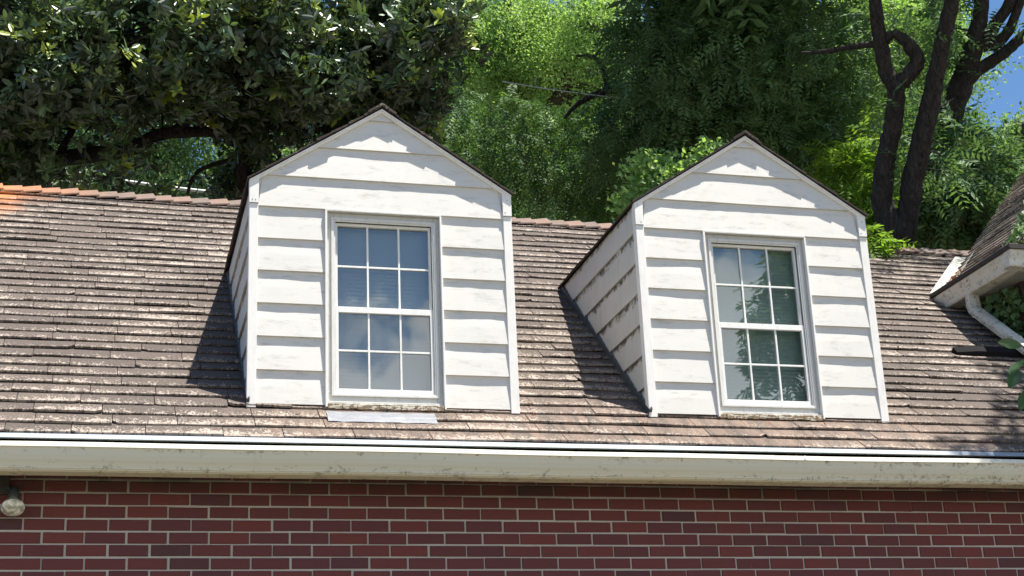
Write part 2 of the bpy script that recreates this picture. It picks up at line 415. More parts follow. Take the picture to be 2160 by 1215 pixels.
# ------------------------------------------------------------------ the house
house = empty('brick_house', (3.0, 0.0, GZ))
tag(house, 'dark red brick house with two white dormers standing on its weathered shingle roof', 'house')
HINV = Matrix.Translation((-3.0, 0.0, -GZ))
def to_house(o):
    o.parent = house; o.matrix_parent_inverse = HINV; return o
def sub(o, p):
    o.parent = p; o.matrix_parent_inverse = Matrix.Identity(4); return o

# --- brick wall: every brick modelled
BX, BZ, MJ = 0.2127, 0.0677, 0.0105
def brick_wall():
    Vs = []; Fs = []; T = []; n = 0
    x_lo, x_hi = -3.0, 9.5
    for row in range(-1, 49):
        off = (0.47 if row % 2 == 0 else 0.0) + random.uniform(-0.04, 0.04)
        z1 = -(row - 0) * BZ - MJ / 2 + BZ; z0 = z1 - (BZ - MJ)
        x = x_lo + (off % 1.0) * BX - 0.0 + ((-x_lo) % BX) - BX
        wob = random.uniform(0, 6)
        while x < x_hi:
            w = BX
            dz = 0.0012 * math.sin(x * 1.7 + wob) + random.uniform(-0.0012, 0.0012)
            j = lambda: random.uniform(-0.0018, 0.0018)
            xa, xb = x + MJ / 2 + j() * 1.3, x + w - MJ / 2 + j() * 1.3
            za, zb_ = z0 + dz + j() * .5, z1 + dz + j() * .5
            yo = random.uniform(-0.002, 0.0015); e = 0.004
            c0 = [(xa, za), (xb, za + j() * .5), (xb, zb_ + j() * .5), (xa, zb_)]
            cx, cz = (xa + xb) / 2, (za + zb_) / 2
            c1 = [(a + (e if a < cx else -e), b + (e if b < cz else -e)) for a, b in c0]
            Vs += [(a, 0.012, b) for a, b in c0] + [(a, 0.002 + yo, b) for a, b in c0] + [(a, -0.0015 + yo, b) for a, b in c1]
            for k in range(4):
                kk = (k + 1) % 4
                Fs += [(n + k, n + kk, n + 4 + kk, n + 4 + k), (n + 4 + k, n + 4 + kk, n + 8 + kk, n + 8 + k)]
            Fs.append((n + 8, n + 9, n + 10, n + 11)); n += 12
            t = random.random(); t = 0.2 + 0.75 * t if random.random() > 0.07 else random.uniform(0, 0.2)
            T += [t] * 9
            x += w
    return rawmesh('wall', np.array(Vs), np.array(Fs), MAT['brick'], tone=np.array(T))
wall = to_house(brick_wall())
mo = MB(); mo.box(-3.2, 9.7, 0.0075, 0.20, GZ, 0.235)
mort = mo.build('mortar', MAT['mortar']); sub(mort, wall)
bw = MB(); bw.box(-3.2, 9.7, 5.2, 5.45, GZ, 0.23); bw.box(-3.2, -2.95, 0.2, 5.2, GZ, 0.23); bw.box(9.45, 9.7, 0.2, 5.2, GZ, 0.23)
to_house(bw.build('rear_wall', MAT['brick']))

# --- soffit and fascia
sf = MB(); sf.box(-3.4, 9.9, -0.30, 0.006, 0.105, 0.120)
soffit = to_house(sf.build('soffit', MAT['soffit']))

# --- main roof: shingle courses as real lapped slabs
def ridge_drop(x):
    "the old ridge sags a little towards the right"
    return -0.075 / (1 + math.exp(-(x - 5.3) * 1.6)) + 0.028 / (1 + math.exp((x - 0.4) * 2.0))
def roofpt(x, s, h):
    "x along, s metres up the slope, h above the slope plane"
    k = (max(s, 0) / SL) ** 2; h = h - 0.019
    z = ZE + s * ST + ridge_drop(x) * k; y = YE + s * CT
    return (x, y - h * ST, z + h * CT)
EXPO = 0.1215
def shingles(x0f, x1f, ptf, nrows, expo, seed, lo=0.30, hi=0.42, xlim=None, lift=1.0):
    r = random.Random(seed); V = []; F = []; T = []; UV = []; n = 0
    for row in range(nrows):
        s0 = row * expo; xa, xb = x0f(s0), x1f(s0)
        if xb - xa < 0.05: continue
        x = xa - r.uniform(0, 0.35); wob = [r.uniform(0, 7) for _ in range(4)]
        def wave(x):
            return 0.0035 * math.sin(x * 1.3 + wob[0]) + 0.0022 * math.sin(x * 4.1 + wob[1]) + 0.0016 * math.sin(x * 9.7 + wob[2])
        while x < xb:
            w = r.uniform(lo, hi); a, b = max(x, xa), min(x + w - 0.004, xb); x += w
            if b - a < 0.02: continue
            seg = max(2, int((b - a) / 0.035)); tn = min(1, max(0, r.gauss(0.5, 0.22)))
            ds = r.gauss(0, 0.0022) * lift; dh = abs(r.gauss(0, 0.0022)) * lift; sl = r.gauss(0, 0.0035)
            if r.random() < 0.035: ds -= r.uniform(0.004, 0.012)
            uo = r.uniform(0, 50); th = 0.0098 + r.uniform(-0.001, 0.0045)
            chipL = r.random() < 0.10; chipR = r.random() < 0.10
            base = n
            for i in range(seg + 1):
                xx = a + (b - a) * i / seg; t = i / seg
                e = wave(xx) + ds + sl * (t - 0.5) + r.gauss(0, 0.0009)
                if chipL and i == 0: e += r.uniform(0.008, 0.03)
                if chipR and i == seg: e += r.uniform(0.008, 0.03)
                up = 0.003 * math.sin(xx * 6 + wob[3]) + r.gauss(0, 0.0006)
                hb = 0.010 + th + dh + max(up, -0.002)
                sb = s0 + e; st_ = s0 + expo + 0.012
                V += [ptf(xx, sb, hb - th), ptf(xx, sb + 0.001, hb - 0.0015), ptf(xx, sb + 0.004, hb), ptf(xx, st_, 0.0075)]
                UV += [(xx + uo, -0.05), (xx + uo, 0.0), (xx + uo, 0.03), (xx + uo, 1.0)]
            for i in range(seg):
                p = base + i * 4; q = p + 4
                F += [(p, q, q + 1, p + 1), (p + 1, q + 1, q + 2, p + 2), (p + 2, q + 2, q + 3, p + 3)]; T += [tn] * 3
            n += 4 * (seg + 1)
            for (p, flip) in ((base, 0), (base + 4 * seg, 1)):     # the cut ends of a shingle
                f = (p, p + 1, p + 2, p + 3); F.append(f if not flip else f[::-1]); T.append(tn)
    F = np.array(F); UV = np.array(UV)
    return np.array(V), F, T, UV[F.ravel()]
def strip_mesh(res, name, mat, smooth=False):
    V, F, T, UV = res
    return rawmesh(name, V, F, mat, tone=T, uv=UV)
XW, ZWE = 6.595, 1.972        # left eave of the side wing
YV = roof_y(ZWE)             # where it dies into the main roof
NR = int(round(SL / EXPO))
def main_right(s):
    z = ZE + s * ST
    return 9.9 if z < ZWE - 0.03 else XW + (z - ZWE) / TT * 1.0 - 0.03
roof = strip_mesh(shingles(lambda s: -2.6, main_right, roofpt, NR, EXPO, 3), 'roof', MAT['shingle'])
to_house(roof)
# deck below the shingles (also closes the rear slope)
dk = MB()
nx = 40
for i in range(nx):
    xa, xb = -3.4 + i * (13.3 / nx), -3.4 + (i + 1) * (13.3 / nx)
    for j in range(8):
        sa, sb = SL * j / 8, SL * (j + 1) / 8
        dk.add([roofpt(xa, sa, 0.0), roofpt(xb, sa, 0.0), roofpt(xb, sb, 0.0), roofpt(xa, sb, 0.0)], [(0, 1, 2, 3)])
    a, b = roofpt(xa, SL, 0), roofpt(xb, SL, 0)
    dk.add([a, b, (xb, 2 * YR - YE, ZE), (xa, 2 * YR - YE, ZE)], [(0, 1, 2, 3)])
deck = dk.build('roof_deck', m_flat('roof_deck_felt', (0.05, 0.042, 0.04), 0.95)); sub(deck, roof)
# gable ends
for xx in (-3.05, 9.55):
    ge = MB(); ge.prism([(0.0, 0.1), (2 * YR, 0.1), (YR, ZR - 0.12)], xx - 0.05, xx + 0.05, 'x')
    to_house(ge.build('gable_end', MAT['brick']))
# ridge tiles
rt = MB(); x = -2.6; r0 = random.Random(5)
while x < 7.60:
    w = 0.134 + r0.uniform(-0.008, 0.008); tn = r0.random()
    z0 = ZR + ridge_drop(x) + 0.006; lift = r0.uniform(0.012, 0.022); sk = 0.018
    for sgn in (-1, 1):
        a = (x, YR, z0 + 0.008); b = (x + w + 0.02, YR, z0 + lift + 0.010)
        d = 0.118; dy = sgn * d * CT; dz = -d * ST
        V = [a, b, (x + w + 0.02 + sk, YR + dy, z0 + dz + lift + 0.012), (x + sk, YR + dy, z0 + dz + 0.016 + r0.uniform(-.003, .003)),
             (a[0], a[1], a[2] - 0.009), (b[0], b[1], b[2] - 0.009), (x + w + 0.02 + sk, YR + dy, z0 + dz + lift + 0.001), (x + sk, YR + dy, z0 + dz + 0.004)]
        rt.add(V, [(0, 1, 2, 3), (4, 7, 6, 5), (1, 5, 6, 2), (3, 2, 6, 7), (0, 3, 7, 4)], tn)
    x += w
sub(rt.build('ridge_cap', MAT['ridge']), roof)
# silver repair patch under the left dormer window
fp = MB()
fx0, fx1 = X1 + 0.425, X1 + 1.03
nq = 14
for i in range(nq):
    xa, xb = fx0 + (fx1 - fx0) * i / nq, fx0 + (fx1 - fx0) * (i + 1) / nq
    rows = [(0.200, 0.018), (0.225, 0.022), (0.255, 0.026), (0.305, 0.027)]
    for k in range(3):
        (sa, ha), (sb, hb) = rows[k], rows[k + 1]
        q = lambda xx, h: h + 0.0012 * math.sin(xx * 37) + 0.0010 * math.sin(xx * 91)
        fp.add([roofpt(xa, sa, q(xa, ha)), roofpt(xb, sa, q(xb, ha)), roofpt(xb, sb, q(xb, hb)), roofpt(xa, sb, q(xa, hb))], [(0, 1, 2, 3)])
patch = fp.build('flashing_patch', MAT['foil']); patch['label'] = 'silver flashing patch under the left dormer window'; sub(patch, roof)

# --- eave: drip edge, gutter
de = MB()
de.prism([(YE + 0.05, ZE - 0.014), (YE - 0.004, ZE - 0.011), (YE - 0.016, ZE - 0.014), (YE - 0.040, 0.200), (YE - 0.034, 0.198), (YE - 0.020, ZE - 0.034), (YE + 0.05, ZE - 0.030)], -3.4, 9.9)
drip = de.build('drip_edge', MAT['strip']); drip['label'] = 'pale blue grey metal drip edge along the eave'; to_house(drip)
def gutter_profile():
    # (y, z, dirt) outer line from the lip down to the wall side, K style
    return [(-0.452, 0.150, 0.0), (-0.456, 0.159, 0.0), (-0.463, 0.156, 0.0), (-0.468, 0.133, 0.0), (-0.461, 0.127, 0.9), (-0.458, 0.118, 0.7), (-0.450, 0.095, 0.15), (-0.438, 0.073, 0.1),
            (-0.424, 0.055, 0.5), (-0.418, 0.045, 1.0), (-0.418, 0.035, 1.0), (-0.412, 0.030, 0.9), (-0.395, 0.020, 0.9), (-0.31, 0.018, 0.9), (-0.308, 0.10, 0.5), (-0.310, 0.18, 0.3),
            (-0.314, 0.18, 0.3), (-0.314, 0.024, 0.9), (-0.41, 0.026, 0.9), (-0.446, 0.095, 0.3), (-0.458, 0.135, 0.1), (-0.452, 0.146, 0)]
gp = gutter_profile()
xs = np.arange(-3.4, 9.95, 0.19); V = []; F = []; D = []
for i, x in enumerate(xs):
    w = 0.0022 * math.sin(x * 1.1) + 0.0015 * math.sin(x * 3.7 + 1)
    for (y, z, d) in gp: V.append((x, y, z + w)); D.append(d)
n = len(gp)
for i in range(len(xs) - 1):
    for j in range(n): F.append((i * n + j, (i + 1) * n + j, (i + 1) * n + (j + 1) % n, i * n + (j + 1) % n))
gut = rawmesh('gutter', np.array(V), np.array(F), MAT['gutter'], extra={'dirt': D}, tone=np.zeros(len(F)))
gut['label'] = 'long cream gutter with mildew specks below the main roof'; to_house(gut)
for x in (-1.9, 1.14, 4.2, 7.3):
    seam = MB(); seam.prism([(y - 0.0018 if y < -0.4 else y, z) for y, z, d in gp[2:12]] + [(-0.41, 0.05), (-0.445, 0.12)], x, x + 0.012)
    sub(seam.build('gutter_seam', MAT['gutter'], extra={'dirt': [0.4] * len(seam.V)}), gut)

# --- dormers
def lap_board(mb, p0, p1, nrm, h, tb=0.0125, tt_=0.0015, seed=0, top_cut=None, uo=0.0):
    """a siding board whose lower edge runs p0->p1, rising h; nrm outward. returns verts/faces/uv appended"""
    r = random.Random(seed); p0 = np.array(p0, float); p1 = np.array(p1, float); nrm = np.array(nrm, float)
    L = np.linalg.norm(p1 - p0); seg = max(2, int(L / 0.06)); up = np.array([0, 0, 1.0])
    b = len(mb['V']); ph = r.uniform(0, 6)
    for i in range(seg + 1):
        t = i / seg; p = p0 + (p1 - p0) * t
        k = 0.0010 * math.sin(L * t * 7 + ph) + r.gauss(0, 0.00035)
        hh = h
        rows = [(0, tb - 0.011 if False else 0.0, -0.04), (0, tb + k, 0.0), (0.5 * hh, (tb + tt_) / 2 + k * 1.4 + 0.0008, 0.5), (hh + 0.002, tt_, 1.0)]
        for (z, o, v) in rows:
            q = p + up * z + nrm * o; mb['V'].append(tuple(q)); mb['UV'].append((uo + L * t, v))
            mb['E'].append(mb['edge'](q))
    for i in range(seg):
        p = b + i * 4; q = p + 4
        for k in range(3): mb['F'].append((p + k, q + k, q + k + 1, p + k + 1))
    # end grain
    mb['F'].append((b, b + 1, b + 2, b + 3)); e = b + 4 * seg; mb['F'].append((e + 3, e + 2, e + 1, e))
def newbuf(edge=lambda q: 1.0): return dict(V=[], F=[], UV=[], E=[], edge=edge)
def build_buf(buf, name, mat, parent):
    F = np.array(buf['F']); UV = np.array(buf['UV'])[F.ravel()]
    o = rawmesh(name, np.array(buf['V']), F, mat, uv=UV, extra={'edge': buf['E']}); sub(o, parent); return o

def clip_poly_x(zlo, zhi, w, h, ap):
    return None

def make_dormer(X, idx, names):
    yb = YD; Y0 = yb + 0.020        # backing plane of the front
    d = MB()
    # carcass: front with a window opening + cheeks (solid sheathing behind the boards)
    uL, uR, vB, vT = 0.430, 1.108, 0.0, 1.174
    zt = ZB + HD
    def fr(u0, u1, v0, v1): d.box(X + u0, X + u1, Y0, Y0 + 0.05, ZB + v0, ZB + v1)
    fr(0.004, uL, 0.022, HD); fr(uR, WD - 0.004, 0.022, HD); fr(uL, uR, vT, HD)
    d.add([(X + 0.004, Y0, zt), (X + WD - 0.004, Y0, zt), (X + WD / 2, Y0, zt + AP - 0.004), (X + 0.004, Y0 + 0.05, zt), (X + WD - 0.004, Y0 + 0.05, zt), (X + WD / 2, Y0 + 0.05, zt + AP - 0.004)],
          [(0, 1, 2), (5, 4, 3), (0, 2, 5, 3), (1, 4, 5, 2)])
    yt = roof_y(zt)
    for x0, x1 in ((X + 0.014, X + 0.06), (X + WD - 0.06, X + WD - 0.014)):
        V = [(x, y, z) for x in (x0, x1) for (y, z) in ((Y0, ZB - 0.03), (Y0, zt), (yt + 0.05, zt), (Y0 + 0.0, ZB - 0.03))]
        d.add([(x0, Y0, ZB - 0.03), (x0, Y0, zt), (x0, yt, zt), (x1, Y0, ZB - 0.03), (x1, Y0, zt), (x1, yt, zt)], [(0, 1, 2), (5, 4, 3), (0, 2, 5, 3), (1, 4, 5, 2)])
    dormer = d.build('dormer', MAT['siding']); to_house(dormer); dormer['label'] = names
    # front boards
    buf = newbuf()
    nF = (0, -1, 0)
    k = 0
    v = 0.020
    for k in range(10):
        z = ZB + v; h = EX
        hcut = h
        if v + h <= HD + 0.03:
            segs = [(0.047, uL + 0.0), (uR, WD - 0.047)]
            if v + h > vT + 0.05:     # board across the head of the window
                segs = [(0.047, uL - 0.004), (uL - 0.002, uR - 0.008), (uR - 0.006, WD - 0.047)]
            for si, (a, b) in enumerate(segs):
                lap_board(buf, (X + a, Y0, z + (0.006 * (si == 1 and v > 1.1))), (X + b, Y0, z + (0.006 * (si == 1 and v > 1.1))), nF, h, 0.0160, 0.0015, idx * 100 + k * 7 + si, uo=a + si * 3)
        else:
            # gable boards, mitred to the rakes
            def halfw(vv): return max(0.0, (HD + AP - 0.010 - vv) / AP * WD / 2)
            r = random.Random(k + idx * 31)
            if v >= HD + AP - 0.05: break
            seg = 26; v1 = min(v + h, HD + AP - 0.012); b0 = len(buf['V']); ph = r.uniform(0, 6)
            vl = min(v, HD + 0.03)
            h0, h1 = min(halfw(v), WD / 2 - 0.047), halfw(v1)
            for i in range(seg + 1):
                t = i / seg * 2 - 1; kk = 0.0009 * math.sin(t * 4 + ph) + r.gauss(0, 0.0003)
                xm = X + WD / 2
                rows = [(v, 0.0, h0), (v, 0.0160 + kk, h0), ((v + v1) / 2, 0.0090 + kk, (h0 + h1) / 2), (v1, 0.0015 + (0.0145 * (1 - (v1 - v) / EX)), h1)]
                for (vv, o, hw) in rows:
                    buf['V'].append((xm + t * hw, Y0 - o, ZB + vv)); buf['UV'].append((t, vv)); buf['E'].append(1)
            for i in range(seg):
                p = b0 + i * 4; q = p + 4
                for m in range(3): buf['F'].append((p + m, q + m, q + m + 1, p + m + 1))
        v += EX
    build_buf(buf, 'front_siding', MAT['siding'], dormer)
    m = MB(); m.box(X + 0.002, X + WD - 0.002, Y0 + 0.006, Y0 + 0.05, ZB - 0.06, ZB + 0.021); sub(m.build('base_shadow_strip', MAT['black']), dormer)  # black strip painting the shadow gap below the lowest boards
    # cheek boards, ending on the roof slope
    for side in (0, 1):
        xs = X + 0.012 if side == 0 else X + WD - 0.012
        nr = (-1, 0, 0) if side == 0 else (1, 0, 0)
        buf = newbuf(lambda q: max(0.0, roof_y(q[2]) - q[1]))
        v = -0.02
        for k in range(8):
            v0 = v + k * EX + 0.02
            if v0 > HD - 0.01: break
            h = min(EX, HD - v0)
            ya, yb_ = Y0 + 0.005, roof_y(ZB + v0) + 0.012
            r = random.Random(k * 3 + idx * 11 + side)
            b = len(buf['V']); ph = r.uniform(0, 6); yt_ = roof_y(ZB + v0 + h) + 0.012
            L = yt_ - ya; seg = max(2, int(L / 0.05))
            for i in range(seg + 1):
                t = i / seg
                kk = 0.0010 * math.sin(t * L * 6 + ph)
                for (vv, o, ye_) in ((v0, 0.0, yb_), (v0, 0.0125 + kk, yb_), (v0 + h / 2, 0.0075 + kk, (yb_ + yt_) / 2), (v0 + h, 0.0015 + (0.011 * (1 - h / EX)), yt_)):
                    y = ya + (ye_ - ya) * t
                    q = (xs + nr[0] * o, y, ZB + vv); buf['V'].append(q); buf['UV'].append((y + k * 2.3, 0.0 if vv == v0 else (0.5 if vv < v0 + h else h / EX)))
                    buf['E'].append(max(0.0, ye_ - 0.012 - y))
            for i in range(seg):
                p = b + i * 4; q = p + 4
                for m in range(3): buf['F'].append((p + m, q + m, q + m + 1, p + m + 1))
        build_buf(buf, 'side_siding', MAT['side'], dormer)
    # corner boards with a cap piece at the top
    for side in (0, 1):
        a, b = (-0.004, 0.047) if side == 0 else (WD - 0.047, WD + 0.004)
        m = MB(); vtop = 1.342; cut = 1.195 if side == 0 else 1.20
        m.box(X + a, X + b, yb, yb + 0.030, ZB - 0.004, ZB + cut - 0.0015)
        lo, hi = (vtop - 0.003, vtop + 0.029) if side == 0 else (vtop + 0.029, vtop - 0.003)
        m.prism([(X + a - 0.002, ZB + cut + 0.0015), (X + b + 0.001, ZB + cut + 0.0015), (X + b + 0.001, ZB + hi - (0.0 if side else 0.001)), (X + a - 0.002, ZB + lo - (0.001 if side else 0.0))], yb - 0.0065, yb + 0.030, 'y')
        m.box(X + (a if side == 0 else b - 0.012), X + (a + 0.012 if side == 0 else b), yb + 0.0302, yb + 0.055, ZB - 0.0, ZB + vtop - 0.02)
        sub(m.build('corner_board', MAT['trim'], bevel=0.002), dormer)
    # rake boards
    ang = math.atan2(AP, WD / 2); ca, sa = math.cos(ang), math.sin(ang)
    for side in (-1, 1):
        m = MB(); cx = X + WD / 2
        def P(t, dn): # t 0 apex .. 1 eave, dn perpendicular drop
            return (cx + side * (t * (WD / 2 + 0.006)) - side * 0 * dn, ZB + HD + AP - t * (AP + 0.004) - dn / ca)
        wdt = 0.022
        pr = [P(0, 0.004), P(1, 0.004), P(0.965, wdt), P(0, wdt)]
        m.prism(pr, yb - 0.004, yb + 0.022, 'y')
        pr2 = [P(0, 0.002), P(1.0, 0.002), P(1.0, 0.012), P(0, 0.012)]
        m.prism(pr2, yb - 0.012, yb - 0.0045, 'y')
        sub(m.build('rake_board', MAT['trim'], bevel=0.0012), dormer)
    # dormer roof: two slabs of lapped dark shingles running back into the main roof
    dr = MB()
    for side in (-1, 1):
        cx = X + WD / 2; ex = WD / 2 + 0.014
        nrow = 8; wr = random.Random(idx * 5 + side)
        Lr = math.hypot(ex, AP + 0.008)
        for row in range(nrow):
            t0, t1 = row / nrow, (row + 1) / nrow + 0.02     # from eave (0) up to ridge (1)
            def Q(t, y, hgt):
                xx = cx + side * ex * (1 - t); zz = ZB + HD - 0.006 + (AP + 0.012) * t
                return (xx + side * sa * hgt, y, zz + ca * hgt)
            yfr = yb - 0.020
            yj = yfr
            ylast = roof_y(ZB + HD + AP * min(t1, 1)) + 0.08
            while yj < ylast:
                yk = min(yj + wr.uniform(0.16, 0.26), ylast)
                th = 0.006 + wr.uniform(-0.002, 0.005); fo = wr.uniform(-0.004, 0.006) if yj == yfr else 0.0
                lo = 0.001; dl = wr.gauss(0, 0.003)
                V = [Q(t0 + dl, yj - fo, lo), Q(t0 + dl, yk, lo), Q(t1, yk, lo), Q(t1, yj - fo, lo), Q(t0 + dl, yj - fo, lo + th + 0.006), Q(t0 + dl, yk, lo + th + 0.004), Q(t1, yk, lo + 0.006), Q(t1, yj - fo, lo + 0.006)]
                dr.add(V, [(0, 1, 2, 3), (4, 5, 6, 7), (0, 1, 5, 4), (1, 2, 6, 5), (2, 3, 7, 6), (3, 0, 4, 7)], wr.random())
                yj = yk + 0.002
    # ridge caps
    yj = yb - 0.026; yl = roof_y(ZB + HD + AP) + 0.05
    while yj < yl:
        yk = yj + 0.13
        for side in (-1, 1):
            cx = X + WD / 2; z = ZB + HD + AP + 0.020
            dr.add([(cx, yj, z + 0.012), (cx, yk + 0.02, z + 0.004), (cx + side * 0.085, yk + 0.02, z - 0.052), (cx + side * 0.085, yj, z - 0.044),
                    (cx, yj, z - 0.006), (cx, yk + 0.02, z - 0.008), (cx + side * 0.085, yk + 0.02, z - 0.064), (cx + side * 0.085, yj, z - 0.062)],
                   [(0, 1, 2, 3), (4, 5, 6, 7), (0, 3, 7, 4), (2, 3, 7, 6)], random.random())
        yj = yk
    drf = dr.build('dormer_roof', MAT['shingle_dark'])
    l = drf.data.uv_layers.new(name='UVMap')
    for lp in drf.data.loops:
        c = drf.data.vertices[lp.vertex_index].co; l.data[lp.index].uv = (c.y * 1.0 + c.z, (c.x - X) * 4 % 1)
    sub(drf, dormer)
    # step flashing strip where the left and right cheeks meet the roof
    for side in (-1, 1):
        m = MB(); x0 = X if side < 0 else X + WD
        for i in range(24):
            s0 = (ZB - ZE) / ST + (0.015 if side < 0 else 0.06) + i * (HD / ST) / 24; s1 = s0 + (HD / ST) / 24 * 0.985
            ha, hb = 0.030, 0.024
            xo = x0 + side * (-0.012)
            m.add([roofpt(xo, s0, 0.0), roofpt(xo, s1, 0.0), roofpt(xo, s1, 0.062), roofpt(xo, s0, 0.066),
                   roofpt(xo + side * 0.018, s0, 0.0), roofpt(xo + side * 0.018, s1, 0.0), roofpt(xo + side * 0.016, s1, 0.050), roofpt(xo + side * 0.016, s0, 0.054)],
                  [(0, 1, 2, 3), (7, 6, 5, 4), (3, 2, 6, 7), (0, 3, 7, 4), (1, 5, 6, 2)])
        sub(m.build('step_flashing', MAT['step']), dormer)
    # window casing: thin proud J-trim round the opening
    m = MB(); pr = yb - 0.007
    m.box(X + 0.427, X + 0.439, pr, Y0 + 0.045, ZB + 0.008, ZB + 1.170)
    sub(m.build('window_casing', MAT['trim'], bevel=0.0015), dormer); m = MB()
    m.box(X + 1.099, X + 1.110, pr, Y0 + 0.045, ZB + 0.008, ZB + 1.170)
    sub(m.build('window_casing', MAT['trim'], bevel=0.0015), dormer)
    # frame: wide flat members set back in the opening
    yf = yb + 0.028
    m = MB()
    m.box(X + 0.4395, X + 0.480, yf, yf + 0.06, ZB + 0.045, ZB + 1.172)
    m.box(X + 1.064, X + 1.0985, yf, yf + 0.06, ZB + 0.045, ZB + 1.172)
    m.box(X + 0.480, X + 1.064, yf, yf + 0.06, ZB + 1.128, ZB + 1.172)
    m.box(X + 0.480, X + 1.064, yf, yf + 0.06, ZB + 0.045, ZB + 0.088)
    sub(m.build('window_frame', MAT['casing'], bevel=0.002), dormer)
    m = MB(); y2 = yf - 0.010                           # storm frame, stepped mouldings
    o0, o1, p0, p1 = 0.466, 1.078, 0.078, 1.142
    for (w_, yy) in ((0.014, y2), (0.024, y2 + 0.006)):
        m.box(X + o0, X + o0 + w_, yy, yf - 0.0005, ZB + p0, ZB + p1)
        m.box(X + o1 - w_, X + o1, yy, yf - 0.0005, ZB + p0, ZB + p1)
        m.box(X + o0 + w_, X + o1 - w_, yy, yf - 0.0005, ZB + p1 - w_, ZB + p1)
        m.box(X + o0 + w_, X + o1 - w_, yy, yf - 0.0005, ZB + p0, ZB + p0 + w_ * 0.8)
    for (a, b, z) in ((0.4465, 1.085, 1.13), (0.4465, 1.085, 0.55), (0.4465, 1.085, 0.10)):
        for u_ in (a + 0.006, b):
            m.box(X + u_, X + u_ + 0.006, yf - 0.002, yf - 0.0002, ZB + z, ZB + z + 0.006)
    sub(m.build('storm_frame', MAT['frame'], bevel=0.0012), dormer)
    # sashes
    gl0, gl1 = 0.492, 1.052
    for nm, a, b, ys in (('upper_sash', 0.598, 1.118, yf + 0.016), ('lower_sash', 0.094, 0.606, yf + 0.004)):
        m = MB(); st = 0.013 if nm == 'upper_sash' else 0.015
        top = 0.016 if nm == 'upper_sash' else 0.034; bot = 0.010 if nm == 'upper_sash' else 0.030
        m.box(X + gl0 - 0.001, X + gl0 + st, ys, ys + 0.022, ZB + a, ZB + b)
        m.box(X + gl1 - st, X + gl1 + 0.001, ys, ys + 0.022, ZB + a, ZB + b)
        m.box(X + gl0 + st, X + gl1 - st, ys, ys + 0.022, ZB + b - top, ZB + b)
        m.box(X + gl0 + st, X + gl1 - st, ys, ys + 0.022, ZB + a, ZB + a + bot)
        for j in (1, 2):
            u_ = gl0 + 0.005 + (gl1 - gl0 - 0.010) * j / 3
            m.box(X + u_ - 0.0055, X + u_ + 0.0055, ys + 0.006, ys + 0.016, ZB + a + bot, ZB + b - top)
        vm = (a + bot + b - top) / 2
        pts = [gl0 + st] + [gl0 + 0.005 + (gl1 - gl0 - 0.010) * j / 3 for j in (1, 2)] + [gl1 - st]
        for q in range(3):
            m.box(X + pts[q] + 0.0058 * (q > 0), X + pts[q + 1] - 0.0058 * (q < 2), ys + 0.0065, ys + 0.0155, ZB + vm - 0.0055, ZB + vm + 0.0055)
        sub(m.build(nm, MAT['sash'], bevel=0.001), dormer)
        gm = MB(); gm.box(X + gl0 + 0.004, X + gl1 - 0.004, ys + 0.0175, ys + 0.0195, ZB + a + 0.006, ZB + b - 0.006)
        go = gm.build('glass_pane', MAT['glass']); sub(go, dormer)
    # blind and dark room behind the panes
    m = MB(); yv = yf + 0.085; z = 0.10
    lo_l = 0.60 if idx == 1 else 0.12
    z = 0.10
    while z < 1.14:
        m.add([(X + 0.475, yv + 0.008, ZB + z), (X + 1.07, yv + 0.008, ZB + z), (X + 1.07, yv, ZB + z + 0.0245), (X + 0.475, yv, ZB + z + 0.0245)], [(0, 1, 2, 3)])
        z += 0.023
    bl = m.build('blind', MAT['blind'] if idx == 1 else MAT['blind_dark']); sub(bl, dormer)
    m = MB()
    xa, xb, ya, yz, za, zb_ = X + 0.44, X + 1.10, yf + 0.062, yf + 0.55, ZB + 0.03, ZB + 1.20
    yz = yf + 0.14
    m.add([(xa, ya, za), (xb, ya, za), (xb, yz, za), (xa, yz, za), (xa, ya, zb_), (xb, ya, zb_), (xb, yz, zb_), (xa, yz, zb_)], [(0, 1, 2, 3), (4, 5, 6, 7), (1, 2, 6, 5), (2, 3, 7, 6), (3, 0, 4, 7)])
    sub(m.build('window_reveal', MAT['black']), dormer)
    # sill: weathered band then peeling wood nosing
    m = MB(); m.box(X + 0.4395, X + 1.0985, yb + 0.012, yb + 0.05, ZB + 0.030, ZB + 0.0445)
    sub(m.build('sill', MAT['casing'], bevel=0.002), dormer)
    m = MB(); seg = 16; r = random.Random(idx)
    for i in range(seg):
        a, b = 0.4395 + 0.659 * i / seg, 0.4395 + 0.659 * (i + 1) / seg
        m.box(X + a, X + b - 0.0008, yb - 0.002 + r.uniform(-0.002, 0.002), yb + 0.05, ZB + 0.000 + r.uniform(-0.004, 0.003), ZB + 0.029)
    so = m.build('sill_nosing', MAT['peel'], bevel=0.002); so['label'] = 'peeling painted wood under the sill'; sub(so, dormer)
    # head flashing, cracked
    m = MB(); m.box(X + 0.426, X + 1.111, yb - 0.004, Y0 + 0.045, ZB + 1.1725, ZB + 1.180)
    sub(m.build('head_trim', MAT['casing'], bevel=0.001), dormer)
    # nails on the cap pieces
    for u_, z in ((0.030, 1.215), (WD - 0.035, 1.222), (0.012, 1.322 if idx == 2 else 1.215), (WD - 0.02, 1.30)):
        m = MB(); c = (X + u_, yb - 0.008, ZB + z); m.tube([(c[0], c[1], c[2]), (c[0], c[1] + 0.004, c[2])], 0.0028, 8)
        sub(m.build('nail', MAT['step']), dormer)
    return dormer
d1 = make_dormer(X1, 1, 'left white sided gabled dormer, its window full of blue sky and cloud reflections')
d2 = make_dormer(X2, 2, 'right white sided gabled dormer with grime streaked side and dark green window')

